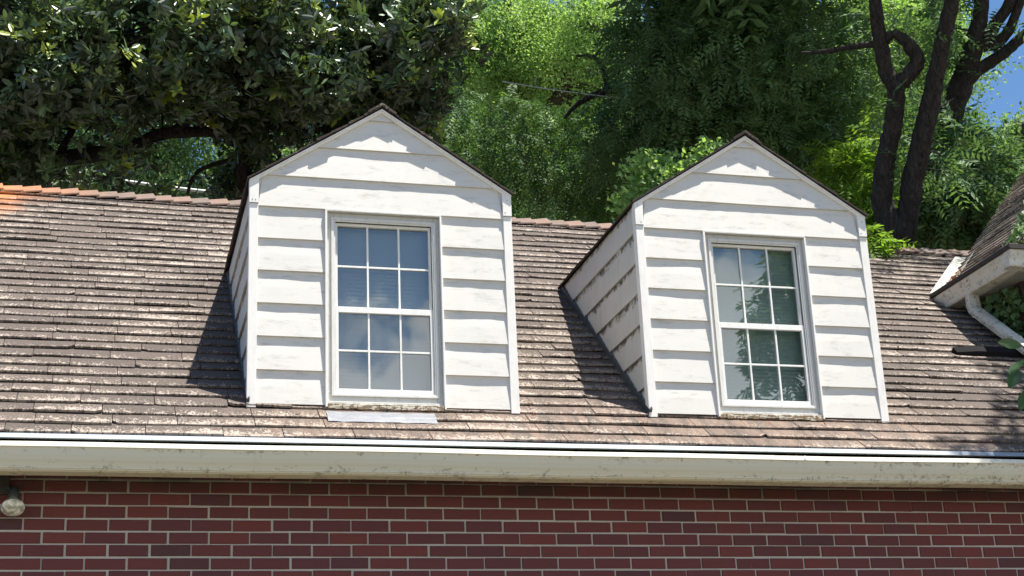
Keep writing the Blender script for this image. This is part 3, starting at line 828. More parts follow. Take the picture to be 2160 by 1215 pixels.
# --- side wing with hipped roof, its own gutter and downspout
YC = 0.75                      # front corner of the wing eave
wing = MB()
wing.box(6.74, 13.0, 0.95, 6.0, 0.3, ZWE - 0.13)
ww = to_house(wing.build('wing_wall', MAT['brick'])); ww['label'] = 'shaded side wing wall under the hip roof'
def wing_left(t, s, h):
    "left slope of the wing; t = distance towards the back (y), s up the slope"
    return (XW + s * CT - h * ST, YC + t, ZWE + s * ST + h * CT)
def wing_front(x, s, h):
    return (x, YC + s * CT - h * ST, ZWE + s * ST + h * CT)
HS = 4.2
def wl_hi(s): return (YV - YC) + s * CT + 0.02
V, F, T, UV = shingles(lambda s: s * CT + 0.02, wl_hi, wing_left, int(HS / EXPO), EXPO, 11)
w1 = rawmesh('wing_roof', V, F[:, ::-1], MAT['shingle'], tone=T, uv=UV.reshape(-1, 4, 2)[:, ::-1].reshape(-1, 2)); to_house(w1)
w1['label'] = 'hip roof of the side wing with pale valley flashing'
V, F, T, UV = shingles(lambda s: XW + s * CT + 0.02, lambda s: 13.0, wing_front, int(HS / EXPO), EXPO, 12)
o = rawmesh('front_slope', V, F, MAT['shingle'], tone=T, uv=UV); sub(o, w1)
m = MB()
m.add([wing_left(0, 0, 0), wing_left(YV - YC, 0, 0), wing_left(YV - YC + HS * CT, HS, 0), wing_left(HS * CT, HS, 0)], [(0, 1, 2, 3)])
m.add([wing_front(XW, 0, 0), wing_front(13, 0, 0), wing_front(13, HS, 0), wing_front(XW + HS * CT, HS, 0)], [(0, 1, 2, 3)])
sub(m.build('wing_deck', MAT['dark']), w1)
# hip caps
m = MB(); k = 0.0; rr = random.Random(9)
while k < 4.6:
    L = 0.15; dk_ = np.array([1, 1, TT]) / math.sqrt(2 + TT * TT)
    a = np.array([XW, YC, ZWE + 0.012]) + dk_ * k; b = a + dk_ * (L + 0.02) + np.array([0, 0, -0.006]); lf = 0.014
    sL = np.array([-0.05, 0.10, -0.0]) ; sR = np.array([0.10, -0.05, -0.0])
    wL = np.array([0.0, 0.11, -0.005]); wR = np.array([0.11, 0.0, -0.005])
    m.add([a + (0, 0, lf + 0.01), b + (0, 0, 0.01), b + wL + (0, 0, 0.008), a + wL + (0, 0, lf), b + wR + (0, 0, 0.008), a + wR + (0, 0, lf), a, a + wL, a + wR],
          [(0, 1, 2, 3), (0, 5, 4, 1), (0, 3, 7, 6), (0, 6, 8, 5)], rr.random())
    k += L
sub(m.build('hip_cap', MAT['ridge']), w1)
# valley flashing between the main slope and the wing
m = MB()
for i in range(8):
    a, b = i * 0.09 - 0.03, (i + 1) * 0.09 - 0.03
    P = lambda q, off: (XW + q + (off if off < 0 else 0.0) , YV + q + (0.0), ZWE + q * TT)
    pa = (XW + a, YV + a, ZWE + a * TT); pb = (XW + b, YV + b, ZWE + b * TT)
    lift = 0.026
    m.add([(pa[0] - 0.10, pa[1], pa[2] + lift), (pb[0] - 0.10, pb[1], pb[2] + lift), (pb[0] + 0.01, pb[1], pb[2] + 0.022), (pa[0] + 0.01, pa[1], pa[2] + 0.022)], [(0, 3, 2, 1)])
    m.add([(pa[0] + 0.01, pa[1], pa[2] + 0.022), (pb[0] + 0.01, pb[1], pb[2] + 0.022), (pb[0] + 0.01, pb[1] - 0.14, pb[2] + 0.038), (pa[0] + 0.01, pa[1] - 0.14, pa[2] + 0.038)], [(0, 3, 2, 1)])
sub(m.build('valley_flashing', MAT['valley']), w1)
# wing gutter: left run (towards the viewer) and front run
def wing_gutter_run():
    m = MB(); D = []
    zt = ZWE + 0.0
    # left run profile in (x,z), extruded along y
    prof = [(XW + 0.02, zt - 0.01), (XW - 0.095, zt - 0.012), (XW - 0.105, zt - 0.020), (XW - 0.100, zt - 0.036), (XW - 0.093, zt - 0.038), (XW - 0.090, zt - 0.085), (XW - 0.075, zt - 0.105), (XW - 0.060, zt - 0.155), (XW + 0.02, zt - 0.155)]
    return prof
zt = ZWE
m = MB()
prof = [(XW - 0.100, zt - 0.036), (XW - 0.096, zt - 0.060), (XW - 0.075, zt - 0.100), (XW - 0.070, zt - 0.140), (XW - 0.062, zt - 0.150), (XW + 0.02, zt - 0.150), (XW + 0.02, zt - 0.036)]
y_end = YV + 0.01
m.prism(prof, YC + 0.021, y_end, 'y')
pf = [(YC - 0.100, zt - 0.036), (YC - 0.096, zt - 0.060), (YC - 0.075, zt - 0.100), (YC - 0.070, zt - 0.140), (YC - 0.062, zt - 0.150), (YC + 0.02, zt - 0.150), (YC + 0.02, zt - 0.036)]
m.prism(pf, XW - 0.105, 13.0, 'x')
wg = m.build('wing_gutter', MAT['gutter'], extra={'dirt': [0.0] * len(m.V)}); to_house(wg); wg['label'] = 'cream gutter of the side wing rising towards the corner'
m = MB()
m.prism([(XW - 0.118, zt - 0.002), (XW - 0.122, zt - 0.030), (XW - 0.104, zt - 0.0355), (XW + 0.03, zt - 0.0355), (XW + 0.03, zt - 0.004)], YC - 0.12, y_end - 0.01, 'y')
m.prism([(YC - 0.118, zt - 0.002), (YC - 0.122, zt - 0.030), (YC - 0.104, zt - 0.0350), (YC + 0.03, zt - 0.0350), (YC + 0.03, zt - 0.004)], XW + 0.03, 13.0, 'x')
sub(m.build('gutter_rim', MAT['dark']), wg)
m = MB(); m.box(XW + 0.021, 6.76, YC + 0.021, 3.0, zt - 0.160, zt - 0.140); m.box(6.76, 13, YC + 0.021, 0.97, zt - 0.160, zt - 0.140)
to_house(m.build('wing_soffit', MAT['soffit']))
# downspout: drop, elbow, long run parallel to the roof
def rect_sweep(mb, pts, side, w, dpt, groove=True):
    side = np.array(side, float); n = 16; b = len(mb.V); k = len(pts)
    prof = []
    for i in range(n):
        t = i / n
        # rounded rectangle with flutes
        ang = 2 * math.pi * t; c, s_ = math.cos(ang), math.sin(ang)
        e = 0.35; cx = math.copysign(abs(c) ** e, c); sx = math.copysign(abs(s_) ** e, s_)
        fl = 0.93 if i % 2 else 1.0
        prof.append((cx * w / 2 * fl, sx * dpt / 2 * fl))
    for i, p in enumerate(pts):
        p = np.array(p, float); d = np.array(pts[min(i + 1, k - 1)], float) - np.array(pts[max(i - 1, 0)], float); d /= np.linalg.norm(d)
        nn = np.cross(d, side); nn /= np.linalg.norm(nn)
        for a, c in prof: mb.V.append(tuple(p + side * a + nn * c))
    for i in range(k - 1):
        for j in range(n): mb.F.append((b + i * n + j, b + i * n + (j + 1) % n, b + (i + 1) * n + (j + 1) % n, b + (i + 1) * n + j)); mb.T.append(.5); mb.M.append(0)
    mb.F.append(tuple(b + j for j in range(n))[::-1]); mb.F.append(tuple(b + (k - 1) * n + j for j in range(n))); mb.T += [.5] * 2; mb.M += [0] * 2
m = MB(); xsp = XW - 0.025; y0 = 1.33; z0 = ZWE - 0.145
pts = [(xsp, y0, z0), (xsp, y0, z0 - 0.075)]
for i in range(1, 6):
    a = i / 5 * (math.pi / 2 - TH); rr_ = 0.085
    pts.append((xsp, y0 - rr_ * (1 - math.cos(a)), z0 - 0.075 - rr_ * math.sin(a)))
lx, ly, lz = pts[-1]
for i in range(1, 5): pts.append((lx, ly - i * 0.22 * CT, lz - i * 0.22 * ST))
rect_sweep(m, pts, (1, 0, 0), 0.092, 0.066)
for (k0, f0) in ((1, 0.35), (6, 0.15), (8, 0.5)):
    pa_ = np.array(pts[k0]); pb_ = np.array(pts[min(k0 + 1, len(pts) - 1)]); c_ = pa_ * (1 - f0) + pb_ * f0; d_ = unit(pb_ - pa_) * 0.011
    rect_sweep(m, [tuple(c_ - d_), tuple(c_ + d_)], (1, 0, 0), 0.099, 0.073)
ds = m.build('downspout', MAT['spout'], extra={'dirt': [0.2] * len(m.V)}); ds['label'] = 'cream fluted downspout bending down the roof'; sub(ds, wg)
# black lifted flashing lying across a course
m = MB()
sy = (0.86 - YE) / CT
for i in range(8):
    xa, xb = 6.06 + i * 0.085, 6.06 + (i + 1) * 0.085
    hA = 0.022 + 0.014 * min(1, i / 2); hB = 0.022 + 0.014 * min(1, (i + 1) / 2)
    m.add([roofpt(xa, sy - 0.04, hA + 0.02), roofpt(xb, sy - 0.04, hB + 0.02), roofpt(xb, sy + 0.03, hB + 0.03), roofpt(xa, sy + 0.03, hA + 0.03),
           roofpt(xa, sy - 0.04, 0.004), roofpt(xb, sy - 0.04, 0.004), roofpt(xb, sy + 0.03, 0.004), roofpt(xa, sy + 0.03, 0.004)],
          [(0, 1, 2, 3), (4, 5, 1, 0), (5, 6, 2, 1), (7, 4, 0, 3), (6, 7, 3, 2)])
lf = m.build('lifted_flashing', MAT['conduit']); lf['label'] = 'black flashing strip lifted from the shingles'; sub(lf, roof)

# ------------------------------------------------------------------ flood lamp on the wall at the left
fl = empty('flood_lamp', (-0.06, 0.0, -0.06)); tag(fl, 'clear glass flood lamp in a dark socket on the brick wall', 'lamp')
FI = Matrix.Translation((0.06, 0.0, 0.06))
m = MB(); m.box(-0.135, -0.075, -0.035, 0.001, -0.02, 0.075)
o = m.build('junction_box', MAT['dark'], bevel=0.004); o.parent = fl; o.matrix_parent_inverse = FI
dk_m = m_flat('grey_green_socket_metal', (0.055, 0.075, 0.075), 0.5)
m = MB(); c = np.array([-0.045, -0.055, -0.045]); ax = np.array([0.04, -0.60, -0.80]); ax = ax / np.linalg.norm(ax)
top = np.array([-0.050, -0.060, -0.022])
m.tube([top - ax * 0.03, top - ax * 0.026, top + ax * 0.035, top + ax * 0.040], [0.020, 0.027, 0.027, 0.022], 20)
m.tube([(-0.10, -0.02, 0.02), (-0.075, -0.04, 0.012), top - ax * 0.01], 0.010, 10)
o = m.build('socket', dk_m, smooth=True); o.parent = fl; o.matrix_parent_inverse = FI
prof = [(0.036, 0.016), (0.045, 0.018), (0.060, 0.026), (0.078, 0.040), (0.092, 0.0475), (0.098, 0.0490)]
m = MB(); m.tube([top + ax * a * 1.08 for a, _ in prof], [r_ * 1.22 for _, r_ in prof], 32, cap=False)
bulb_m = NT('silvered_reflector_bulb'); bulb_m.set((0.75, 0.75, 0.72), 0.28, 0.5, 0.55)
o = m.build('reflector', bulb_m.m, smooth=True); o.parent = fl; o.matrix_parent_inverse = FI
lens_t = NT('frosted_lens'); cL = lens_t.coord('Object'); nL = lens_t.noise(cL, 38, 3, 0.5)
lens_t.set(lens_t.mix(lens_t.ramp(nL, [(0.4, 0), (0.6, 1)]), (0.36, 0.36, 0.31), (0.92, 0.92, 0.86)), 0.15, 0.6)
m = MB(); prof = [(0.098, 0.0490), (0.102, 0.0475), (0.110, 0.036), (0.115, 0.020), (0.1165, 0.004)]
m.tube([top + ax * a * 1.08 for a, _ in prof], [r_ * 1.22 for _, r_ in prof], 32)
o = m.build('lens', lens_t.m, smooth=True); o.parent = fl; o.matrix_parent_inverse = FI

# ------------------------------------------------------------------ foliage
LEAF_FINE = (np.array([(0, 0, 0), (0.5, 0.45, 0.12), (0, 1, 0.0), (-0.5, 0.45, 0.12)], float), np.array([(0, 1, 2), (0, 2, 3)]))
LEAF_OVAL = (np.array([(0, 0, 0), (0.36, 0.22, 0.09), (0.5, 0.55, 0.11), (0.27, 0.86, 0.04), (0, 1.0, -0.05), (-0.27, 0.86, 0.04), (-0.5, 0.55, 0.11), (-0.36, 0.22, 0.09), (0, 0.5, -0.02)], float),
             np.array([(0, 1, 8), (1, 2, 8), (2, 3, 8), (3, 4, 8), (4, 5, 8), (5, 6, 8), (6, 7, 8), (7, 0, 8)]))
def leaf_mesh(name, P, D, N, L, Wd, tone, template, mat, parent):
    "P base points, D direction, N normal, L length, Wd width - one template leaf each"
    tv, tf = template; D = unit(D); S = unit(np.cross(D, N)); Nn = np.cross(S, D)
    n = len(P); k = len(tv)
    V = (P[:, None, :] + S[:, None, :] * (tv[None, :, 0, None] * Wd[:, None, None]) + D[:, None, :] * (tv[None, :, 1, None] * L[:, None, None])
         + Nn[:, None, :] * (tv[None, :, 2, None] * Wd[:, None, None])).reshape(-1, 3)
    F = (tf[None] + (np.arange(n) * k)[:, None, None]).reshape(-1, 3)
    T = np.repeat(tone, len(tf))
    o = rawmesh(name, V, F, mat, tone=T); o.parent = parent
    if parent is not None: o.matrix_parent_inverse = Matrix.Translation(tuple(-x for x in parent.location))
    return o
def blob_points(blobs, gap=0.42, gfreq=1.3, seed=1):
    "blobs: (px,py,dist, rpx, rpy, depth_m, n) -> points in ellipsoids with gaps"
    out = []
    for i, (px, py, dist, rx, ry, rd, n) in enumerate(blobs):
        c = at(px, py, dist); k = dist / FPX
        f = unit(c - CAM); q = rng.normal(size=(n, 3)); q = unit(q) * (rng.random((n, 1)) ** (1 / 2.4))
        p = c + RIGHT * q[:, :1] * rx * k + UP * q[:, 1:2] * ry * k + f * q[:, 2:] * rd
        out.append(p)
    P = np.concatenate(out)
    if gap > 0:
        v = 0.65 * vnoise(P, gfreq, seed) + 0.35 * vnoise(P, gfreq * 2.7, seed + 9)
        P = P[v > gap]
    return P
def rnd(n, k=3): return rng.normal(size=(n, k))
def whorls(P, nl=9, L=0.17, up=0.7):
    "magnolia: rosettes of stiff oval leaves round each twig tip"
    n = len(P); A = unit(rnd(n) * 0.7 + np.array([0, 0, up]) - 0.25 * FWD)
    R1 = unit(np.cross(A, rnd(n))); R2 = np.cross(A, R1)
    PP = []; DD = []; NN = []; TT_ = []; tn = rng.random(n)
    for j in range(nl):
        a = 2 * math.pi * j / nl * 1.618 + rng.normal(size=n) * 0.3; el = rng.uniform(0.0, 1.1, n)[:, None]
        rad = R1 * np.cos(a)[:, None] + R2 * np.sin(a)[:, None]
        d = rad * np.cos(el) + A * np.sin(el) + np.array([0, 0, -0.2])
        PP.append(P - A * rng.uniform(0, 0.10, n)[:, None] + rad * 0.01); DD.append(d); NN.append(A * np.cos(el) - rad * np.sin(el) + rnd(n) * 0.15)
        TT_.append(np.clip(tn * 0.5 + rng.random(n) * 0.5, 0, 1))
    P_, D_, N_, T_ = map(np.concatenate, (PP, DD, NN, TT_))
    m = len(P_); l = L * rng.uniform(0.65, 1.2, m); T_ = np.where(np.tile(tn > 0.87, nl), 0.99, T_ * 0.92)
    return P_, D_, N_, l, l * rng.uniform(0.32, 0.42, m), T_
def fronds(P, nleaf=7, L=0.09, rach=0.42, droop=0.5, seed=0):
    "walnut: pinnate leaves, pairs of leaflets along a drooping rachis"
    n = len(P); d = unit(rnd(n) + np.array([0, 0, -droop])); h = unit(np.cross(d, rnd(n) * 0.35 + np.array([0, 0, 1.0]))); nn = np.cross(h, d)
    PP = []; DD = []; NN = []; TT_ = []; LL = []; tn = rng.random(n); rl = rach * rng.uniform(0.6, 1.15, n)
    for j in range(nleaf):
        t = (j + 0.8) / nleaf
        base = P + d * (rl * t)[:, None] + np.array([0, 0, -0.22]) * (rl * t * t)[:, None]
        for s in (-1, 1):
            PP.append(base); DD.append(h * s + d * 0.55 + np.array([0, 0, -0.25]) + rnd(n) * 0.12); NN.append(nn + rnd(n) * 0.25)
            TT_.append(np.clip(tn * 0.75 + rng.random(n) * 0.25, 0, 1)); LL.append(L * (0.65 + 0.7 * math.sin(math.pi * t)) * rng.uniform(0.85, 1.15, n))
    P_, D_, N_, T_, L_ = map(np.concatenate, (PP, DD, NN, TT_, LL))
    return P_, D_, N_, L_, L_ * 0.34, T_
def clusters(P, nl=10, spread=0.16, L=0.07, wr=0.6):
    n = len(P); m = n * nl; c = np.repeat(P, nl, 0) + rnd(m) * spread * np.array([1, 1, 0.6])
    tn = np.repeat(rng.random(n), nl) * 0.6 + rng.random(m) * 0.4
    l = L * rng.uniform(0.6, 1.3, m)
    return c, rnd(m) + np.array([0, 0, -0.3]), rnd(m) + np.array([0.1, -0.25, 0.55]), l, l * wr, tn

def make_tree(name, label, cat, limbs, base, crowns, bark, group=None, twigs=None, kind=None):
    """limbs: list of (points[(px,py,dist,r)...]); base: root location; crowns: list of (leaf data, template, material)"""
    root = empty(name, tuple(float(x) for x in base)); tag(root, label, cat, group)
    inv = Matrix.Translation(tuple(-float(x) for x in base))
    if limbs:
        m = MB()
        for L in limbs:
            pts = []; rad = []
            raw = [(at(a, b, c), r) if not isinstance(a, np.ndarray) else (a, b) for (a, b, c, r) in L]
            # resample smoothly
            P = np.array([p for p, _ in raw]); R = np.array([r for _, r in raw]); k = len(P)
            T = np.linspace(0, k - 1, (k - 1) * 7 + 1)
            for t in T:
                i = min(int(t), k - 2); f = t - i
                p0, p1, p2, p3 = P[max(i - 1, 0)], P[i], P[i + 1], P[min(i + 2, k - 1)]
                q = 0.5 * (2 * p1 + (p2 - p0) * f + (2 * p0 - 5 * p1 + 4 * p2 - p3) * f * f + (3 * p1 - p0 - 3 * p2 + p3) * f ** 3)
                rr_ = R[i] * (1 - f) + R[i + 1] * f
                pts.append(q + np.array([random.uniform(-1, 1), random.uniform(-1, 1), random.uniform(-1, 1)]) * rr_ * 0.06); rad.append(rr_ * (1 + 0.10 * (random.random() - 0.5)))
            m.tube(pts, rad, 18, jitter=0.05)
        o = m.build('trunk', bark, smooth=True); o.parent = root; o.matrix_parent_inverse = inv
    if twigs is not None:
        m = MB()
        for a, b, r in twigs:
            mid = (a + b) / 2 + rnd(1)[0] * 0.12 * np.linalg.norm(b - a)
            m.tube([a, mid, b], [r, r * 0.7, r * 0.3], 5, cap=False)
        o = m.build('branches', bark); o.parent = root; o.matrix_parent_inverse = inv
    for i, (data, tmpl, mat) in enumerate(crowns):
        leaf_mesh('crown' if i == 0 else 'leaf_spray', *data[:5], data[5], tmpl, mat, root)
    return root
def twig_set(anchors, P, n, r=0.012, maxd=1.6):
    "thin branches linking points of the limbs with twig tips"
    A = np.array(anchors); idx = rng.choice(len(P), min(n, len(P)), replace=False); out = []
    for i in idx:
        d = np.linalg.norm(A - P[i], axis=1); j = int(np.argmin(d))
        if d[j] < maxd: out.append((A[j], P[i], r * (0.5 + d[j] / maxd)))
    return out
def limb_points(limbs, n=12):
    out = []
    for L in limbs:
        P = [at(a, b, c) for (a, b, c, r) in L]
        for i in range(len(P) - 1):
            for t in np.linspace(0, 1, n): out.append(P[i] * (1 - t) + P[i + 1] * t)
    return out
def root_at(px, dist):
    p = at(px, 560, dist); return np.array([p[0], p[1], GZ])

L_MAG = m_leaf('magnolia_leaf', (0.070, 0.118, 0.068), (0.140, 0.225, 0.095), (0.34, 0.42, 0.07), 0.36, 0.6, 0.2, (0.058, 0.082, 0.050), 0.88)  # yellow tone: young tips and painted sunlit highlights
L_BRIGHT = m_leaf('bright_fine_leaf', (0.17, 0.29, 0.10), (0.31, 0.45, 0.18), (0.42, 0.54, 0.24), 0.5, 0.3, 0.5)
L_WAL = m_leaf('walnut_leaf', (0.080, 0.145, 0.078), (0.130, 0.225, 0.098), (0.22, 0.35, 0.10), 0.55, 0.22, 0.30)
L_WAL_SHADE = m_leaf('shaded_walnut_leaf', (0.055, 0.105, 0.045), (0.095, 0.175, 0.062), (0.20, 0.32, 0.08), 0.55, 0.22, 0.25, None, 0.86)  # walnut leaf darkened to paint shade; its pale tone paints sunlit clumps
L_FAR = m_leaf('far_wood_leaf', (0.10, 0.18, 0.09), (0.20, 0.31, 0.14), (0.28, 0.38, 0.19), 0.55, 0.3, 0.45)
L_LIME = m_leaf('lime_green_leaf', (0.13, 0.22, 0.04), (0.22, 0.35, 0.06), (0.30, 0.43, 0.08), 0.5, 0.3, 0.5)
L_IVY = m_leaf('ivy_leaf', (0.05, 0.10, 0.04), (0.10, 0.18, 0.06), (0.18, 0.26, 0.08), 0.5, 0.35, 0.25)
BARK = m_bark('dark_ridged_bark'); BARK2 = m_bark('grey_brown_bark', (0.05, 0.042, 0.036), (0.13, 0.11, 0.095))

# magnolia behind the ridge at the left
mag_limbs = [[(-140, 620, 16.6, .16), (-120, 420, 16.6, .14), (-60, 350, 16.4, .10), (120, 335, 16.2, .085), (270, 315, 16, .075), (345, 282, 16, .062), (500, 276, 16, .05), (640, 250, 15.9, .035), (760, 215, 15.8, .02)],
             [(-120, 430, 16.6, .13), (-80, 200, 16.3, .11), (40, -60, 16, .09), (120, -400, 15.8, .06)],
             [(505, 450, 16.4, .065), (512, 330, 16.3, .06), (515, 220, 16.2, .055), (560, 60, 16, .045), (620, -160, 15.8, .03)],
             [(345, 285, 16, .045), (470, 222, 15.9, .035), (640, 178, 15.8, .025), (760, 150, 15.7, .015)],
             [(512, 330, 16.3, .03), (420, 360, 16.3, .022), (395, 410, 16.2, .015)], [(640, 250, 15.9, .02), (700, 285, 15.9, .012), (760, 268, 15.9, .008)],
             [(120, 335, 16.2, .04), (180, 220, 16.0, .03), (230, 100, 15.8, .02)]]
P = blob_points([(40, 90, 15.6, 380, 190, 1.3, 2800), (400, 90, 15.3, 300, 150, 1.2, 2300), (690, 100, 15.3, 220, 150, 1.1, 1600), (830, 60, 15.3, 110, 110, .8, 380), (935, 30, 15.3, 80, 80, .6, 110), (905, 170, 15.8, 85, 80, .5, 75), (985, 110, 15.6, 45, 60, .4, 16),
                 (60, 300, 16.2, 260, 120, 1.0, 700), (620, 290, 16.3, 170, 110, .8, 520), (810, 240, 16.3, 130, 100, .8, 320), (480, 225, 16.2, 210, 50, .8, 420),
                 (120, 400, 16.8, 330, 60, .7, 300), (560, 390, 16.8, 130, 70, .6, 260)], 0.40, 1.9, 3)
Pt = blob_points([(300, -300, 17.2, 800, 300, 1.6, 600)], 0.42, 1.0, 4)
w = whorls(P, 9, 0.118); w2 = whorls(Pt, 7, 0.17)
make_tree('magnolia_tree', 'dark glossy magnolia tree behind the roof ridge at the left', 'tree', mag_limbs, root_at(-140, 16.6),
          [(w, LEAF_OVAL, L_MAG), (w2, LEAF_OVAL, L_MAG)], BARK, twigs=twig_set(limb_points(mag_limbs), P, 500, 0.014))

# big walnut in the middle, mostly in its own shade
wal_limbs = [[(1738, 640, 18, .22), (1728, 400, 18, .17), (1700, 320, 18, .15), (1655, 245, 18, .12), (1600, 120, 17.8, .10), (1570, -120, 17.6, .08)],
             [(1728, 400, 18, .12), (1748, 320, 18.1, .09), (1772, 240, 18.2, .06), (1790, 120, 18.3, .04)],
             [(1655, 300, 18, .13), (1560, 290, 17.9, .11), (1470, 245, 17.9, .085), (1380, 212, 17.9, .06), (1290, 192, 17.8, .045), (1225, 215, 17.8, .03), (1190, 250, 17.8, .015)],
             [(1283, 193, 17.8, .035), (1272, 150, 17.8, .028), (1252, 120, 17.8, .02), (1215, 118, 17.8, .012)],
             [(1470, 245, 17.9, .05), (1420, 120, 17.6, .04), (1400, -60, 17.4, .03)]]
P = blob_points([(1560, 110, 17.6, 300, 190, 1.6, 3600), (1640, 260, 17.8, 190, 120, 1.2, 1300), (1430, 290, 18.2, 210, 140, 1.2, 1600), (1400, 60, 17.8, 90, 100, .8, 200)], 0.30, 1.2, 5)
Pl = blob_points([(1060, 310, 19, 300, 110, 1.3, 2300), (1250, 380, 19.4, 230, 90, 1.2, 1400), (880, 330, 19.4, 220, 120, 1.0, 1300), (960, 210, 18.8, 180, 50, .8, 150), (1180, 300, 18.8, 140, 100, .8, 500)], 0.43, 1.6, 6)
Pt = blob_points([(1500, -260, 17.6, 400, 250, 2.2, 1800), (1180, -400, 18.0, 430, 150, 1.4, 1100)], 0.2, 1.0, 7)  # second blob: unseen canopy added overhead to shade the lower foliage
Pover = blob_points([(1150, 60, 18.6, 300, 60, .8, 1)], 0)
make_tree('walnut_tree', 'large shaded walnut tree with drooping pinnate leaves behind both dormers', 'tree', wal_limbs, root_at(1738, 18),
          [(fronds(P, 8, .066, .36), LEAF_FINE, L_WAL), (fronds(Pl, 8, .06, .36, 1.3), LEAF_FINE, L_WAL_SHADE), (fronds(Pt, 4, .17, .5), LEAF_FINE, L_WAL)], BARK,
          twigs=twig_set(limb_points(wal_limbs), np.concatenate([P, Pl]), 300, 0.010, 0.7))

# sunlit fine-leaved tree further back, centre
fb = [[(1120, 620, 30, .3), (1110, 300, 30, .22), (1090, 100, 30, .16), (1080, -120, 30, .1)], [(1110, 300, 30, .14), (1190, 180, 29.6, .1), (1240, 60, 29.4, .07)], [(1100, 200, 30, .1), (980, 110, 29.8, .07), (900, 20, 29.6, .05)]]
P = blob_points([(1210, 60, 29.5, 150, 130, 1.6, 1900), (1060, 70, 30, 170, 110, 1.6, 1500), (900, 60, 30.5, 140, 110, 1.6, 1000), (1270, 170, 30, 90, 90, 1.2, 800), (1110, 190, 30, 190, 60, 1.2, 900), (1040, 290, 30.5, 230, 70, 1.2, 800), (1290, 290, 30.5, 80, 60, 1, 260),
                 (1100, -110, 30, 300, 90, 1.8, 120)], 0.50, 1.4, 8)
make_tree('sunlit_tree', 'bright yellow green fine leaved tree between the magnolia and the walnut', 'tree', fb, root_at(1120, 30),
          [(clusters(P, 26, .17, .062), LEAF_FINE, L_BRIGHT)], BARK2, twigs=twig_set(limb_points(fb), P, 260, 0.03, 4))

# twin-stemmed tree at the right
tw = [[(1888, 700, 15, 0.176), (1890, 560, 15, 0.145), (1884, 490, 15, 0.132), (1862, 425, 15, 0.101), (1868, 340, 15, 0.092), (1884, 260, 15, 0.088), (1890, 190, 15, 0.084), (1870, 150, 15, 0.075), (1858, 90, 15, 0.069), (1848, 20, 15, 0.063), (1838, -160, 14.9, 0.053)],
      [(1888, 540, 15, 0.123), (1912, 470, 15, 0.106), (1925, 380, 15, 0.101), (1944, 300, 15, 0.097), (1962, 220, 15, 0.092), (1978, 140, 15, 0.079), (1995, 60, 15, 0.075), (2012, -20, 15, 0.070), (2040, -200, 15, 0.053)],
      [(1885, 185, 15, 0.084), (1915, 160, 15.0, 0.075), (1936, 128, 15.0, 0.069), (1915, 92, 15.0, 0.062), (1882, 66, 15.0, 0.031)],
      [(1882, 66, 15.0, 0.040), (1870, 84, 15.0, 0.044), (1858, 96, 15.0, 0.040)],
      [(1858, 92, 15, 0.035), (1800, 98, 15, 0.030), (1745, 108, 15, 0.023), (1690, 112, 15, 0.013)]]
P = blob_points([(1905, 250, 15.4, 60, 130, .5, 70), (1990, 300, 15.6, 60, 120, .5, 60), (1930, 40, 15.4, 110, 60, .6, 40), (1960, -220, 15.3, 330, 110, 1.3, 260)], 0.3, 1.4, 9)
make_tree('twin_stemmed_tree', 'dark forked tree trunk with a crooked broken limb right of the second dormer', 'tree', tw, root_at(1888, 15),
          [(fronds(P, 6, .08, .36), LEAF_FINE, L_WAL)], BARK, twigs=twig_set(limb_points(tw), P, 60, 0.010, 1.2))

# leaning tree beyond it, against the sky
ln = [[(1925, 700, 19, .24), (1945, 470, 19, .20), (1985, 330, 19, .17), (2008, 230, 19, .15), (2035, 160, 19, .135), (2052, 100, 19, .12), (2068, 30, 19, .09), (2075, -80, 19, .07)],
      [(2006, 200, 19, .13), (2060, 150, 19, .08), (2110, 118, 19, .07), (2140, 92, 19, .065), (2200, 40, 19, .055)],
      [(2050, 110, 19, .11), (2085, 75, 19, .085), (2100, 50, 19, .07), (2125, 15, 19, .065), (2150, -40, 19, .06)],
      [(2052, 95, 19, .08), (2100, 92, 19, .07), (2130, 60, 19, .06), (2150, 10, 19, .05), (2185, -50, 19, .05)],
      [(2128, 108, 19, .03), (2145, 80, 19, .02), (2165, 60, 19, .012)]]
P = blob_points([(2030, 380, 18.6, 110, 130, 1.1, 800), (1990, 470, 18.4, 130, 70, .9, 480), (2110, 430, 18.6, 70, 95, .8, 400), (1985, 60, 19, 45, 110, .7, 110), (1940, 330, 19, 60, 130, .8, 250)], 0.33, 1.4, 10)
P2 = blob_points([(2060, -260, 19, 160, 120, 1.2, 300), (2120, 60, 19, 50, 80, .5, 9)], 0.2, 1.2, 11)
make_tree('leaning_tree', 'branching tree with bare forked limbs against the blue sky at the far right', 'tree', ln, root_at(1925, 19),
          [(fronds(P, 7, .085, .40), LEAF_FINE, L_WAL), (fronds(P2, 7, .085, .40), LEAF_FINE, L_WAL)], BARK, twigs=twig_set(limb_points(ln), P, 160, 0.012, 1.8))

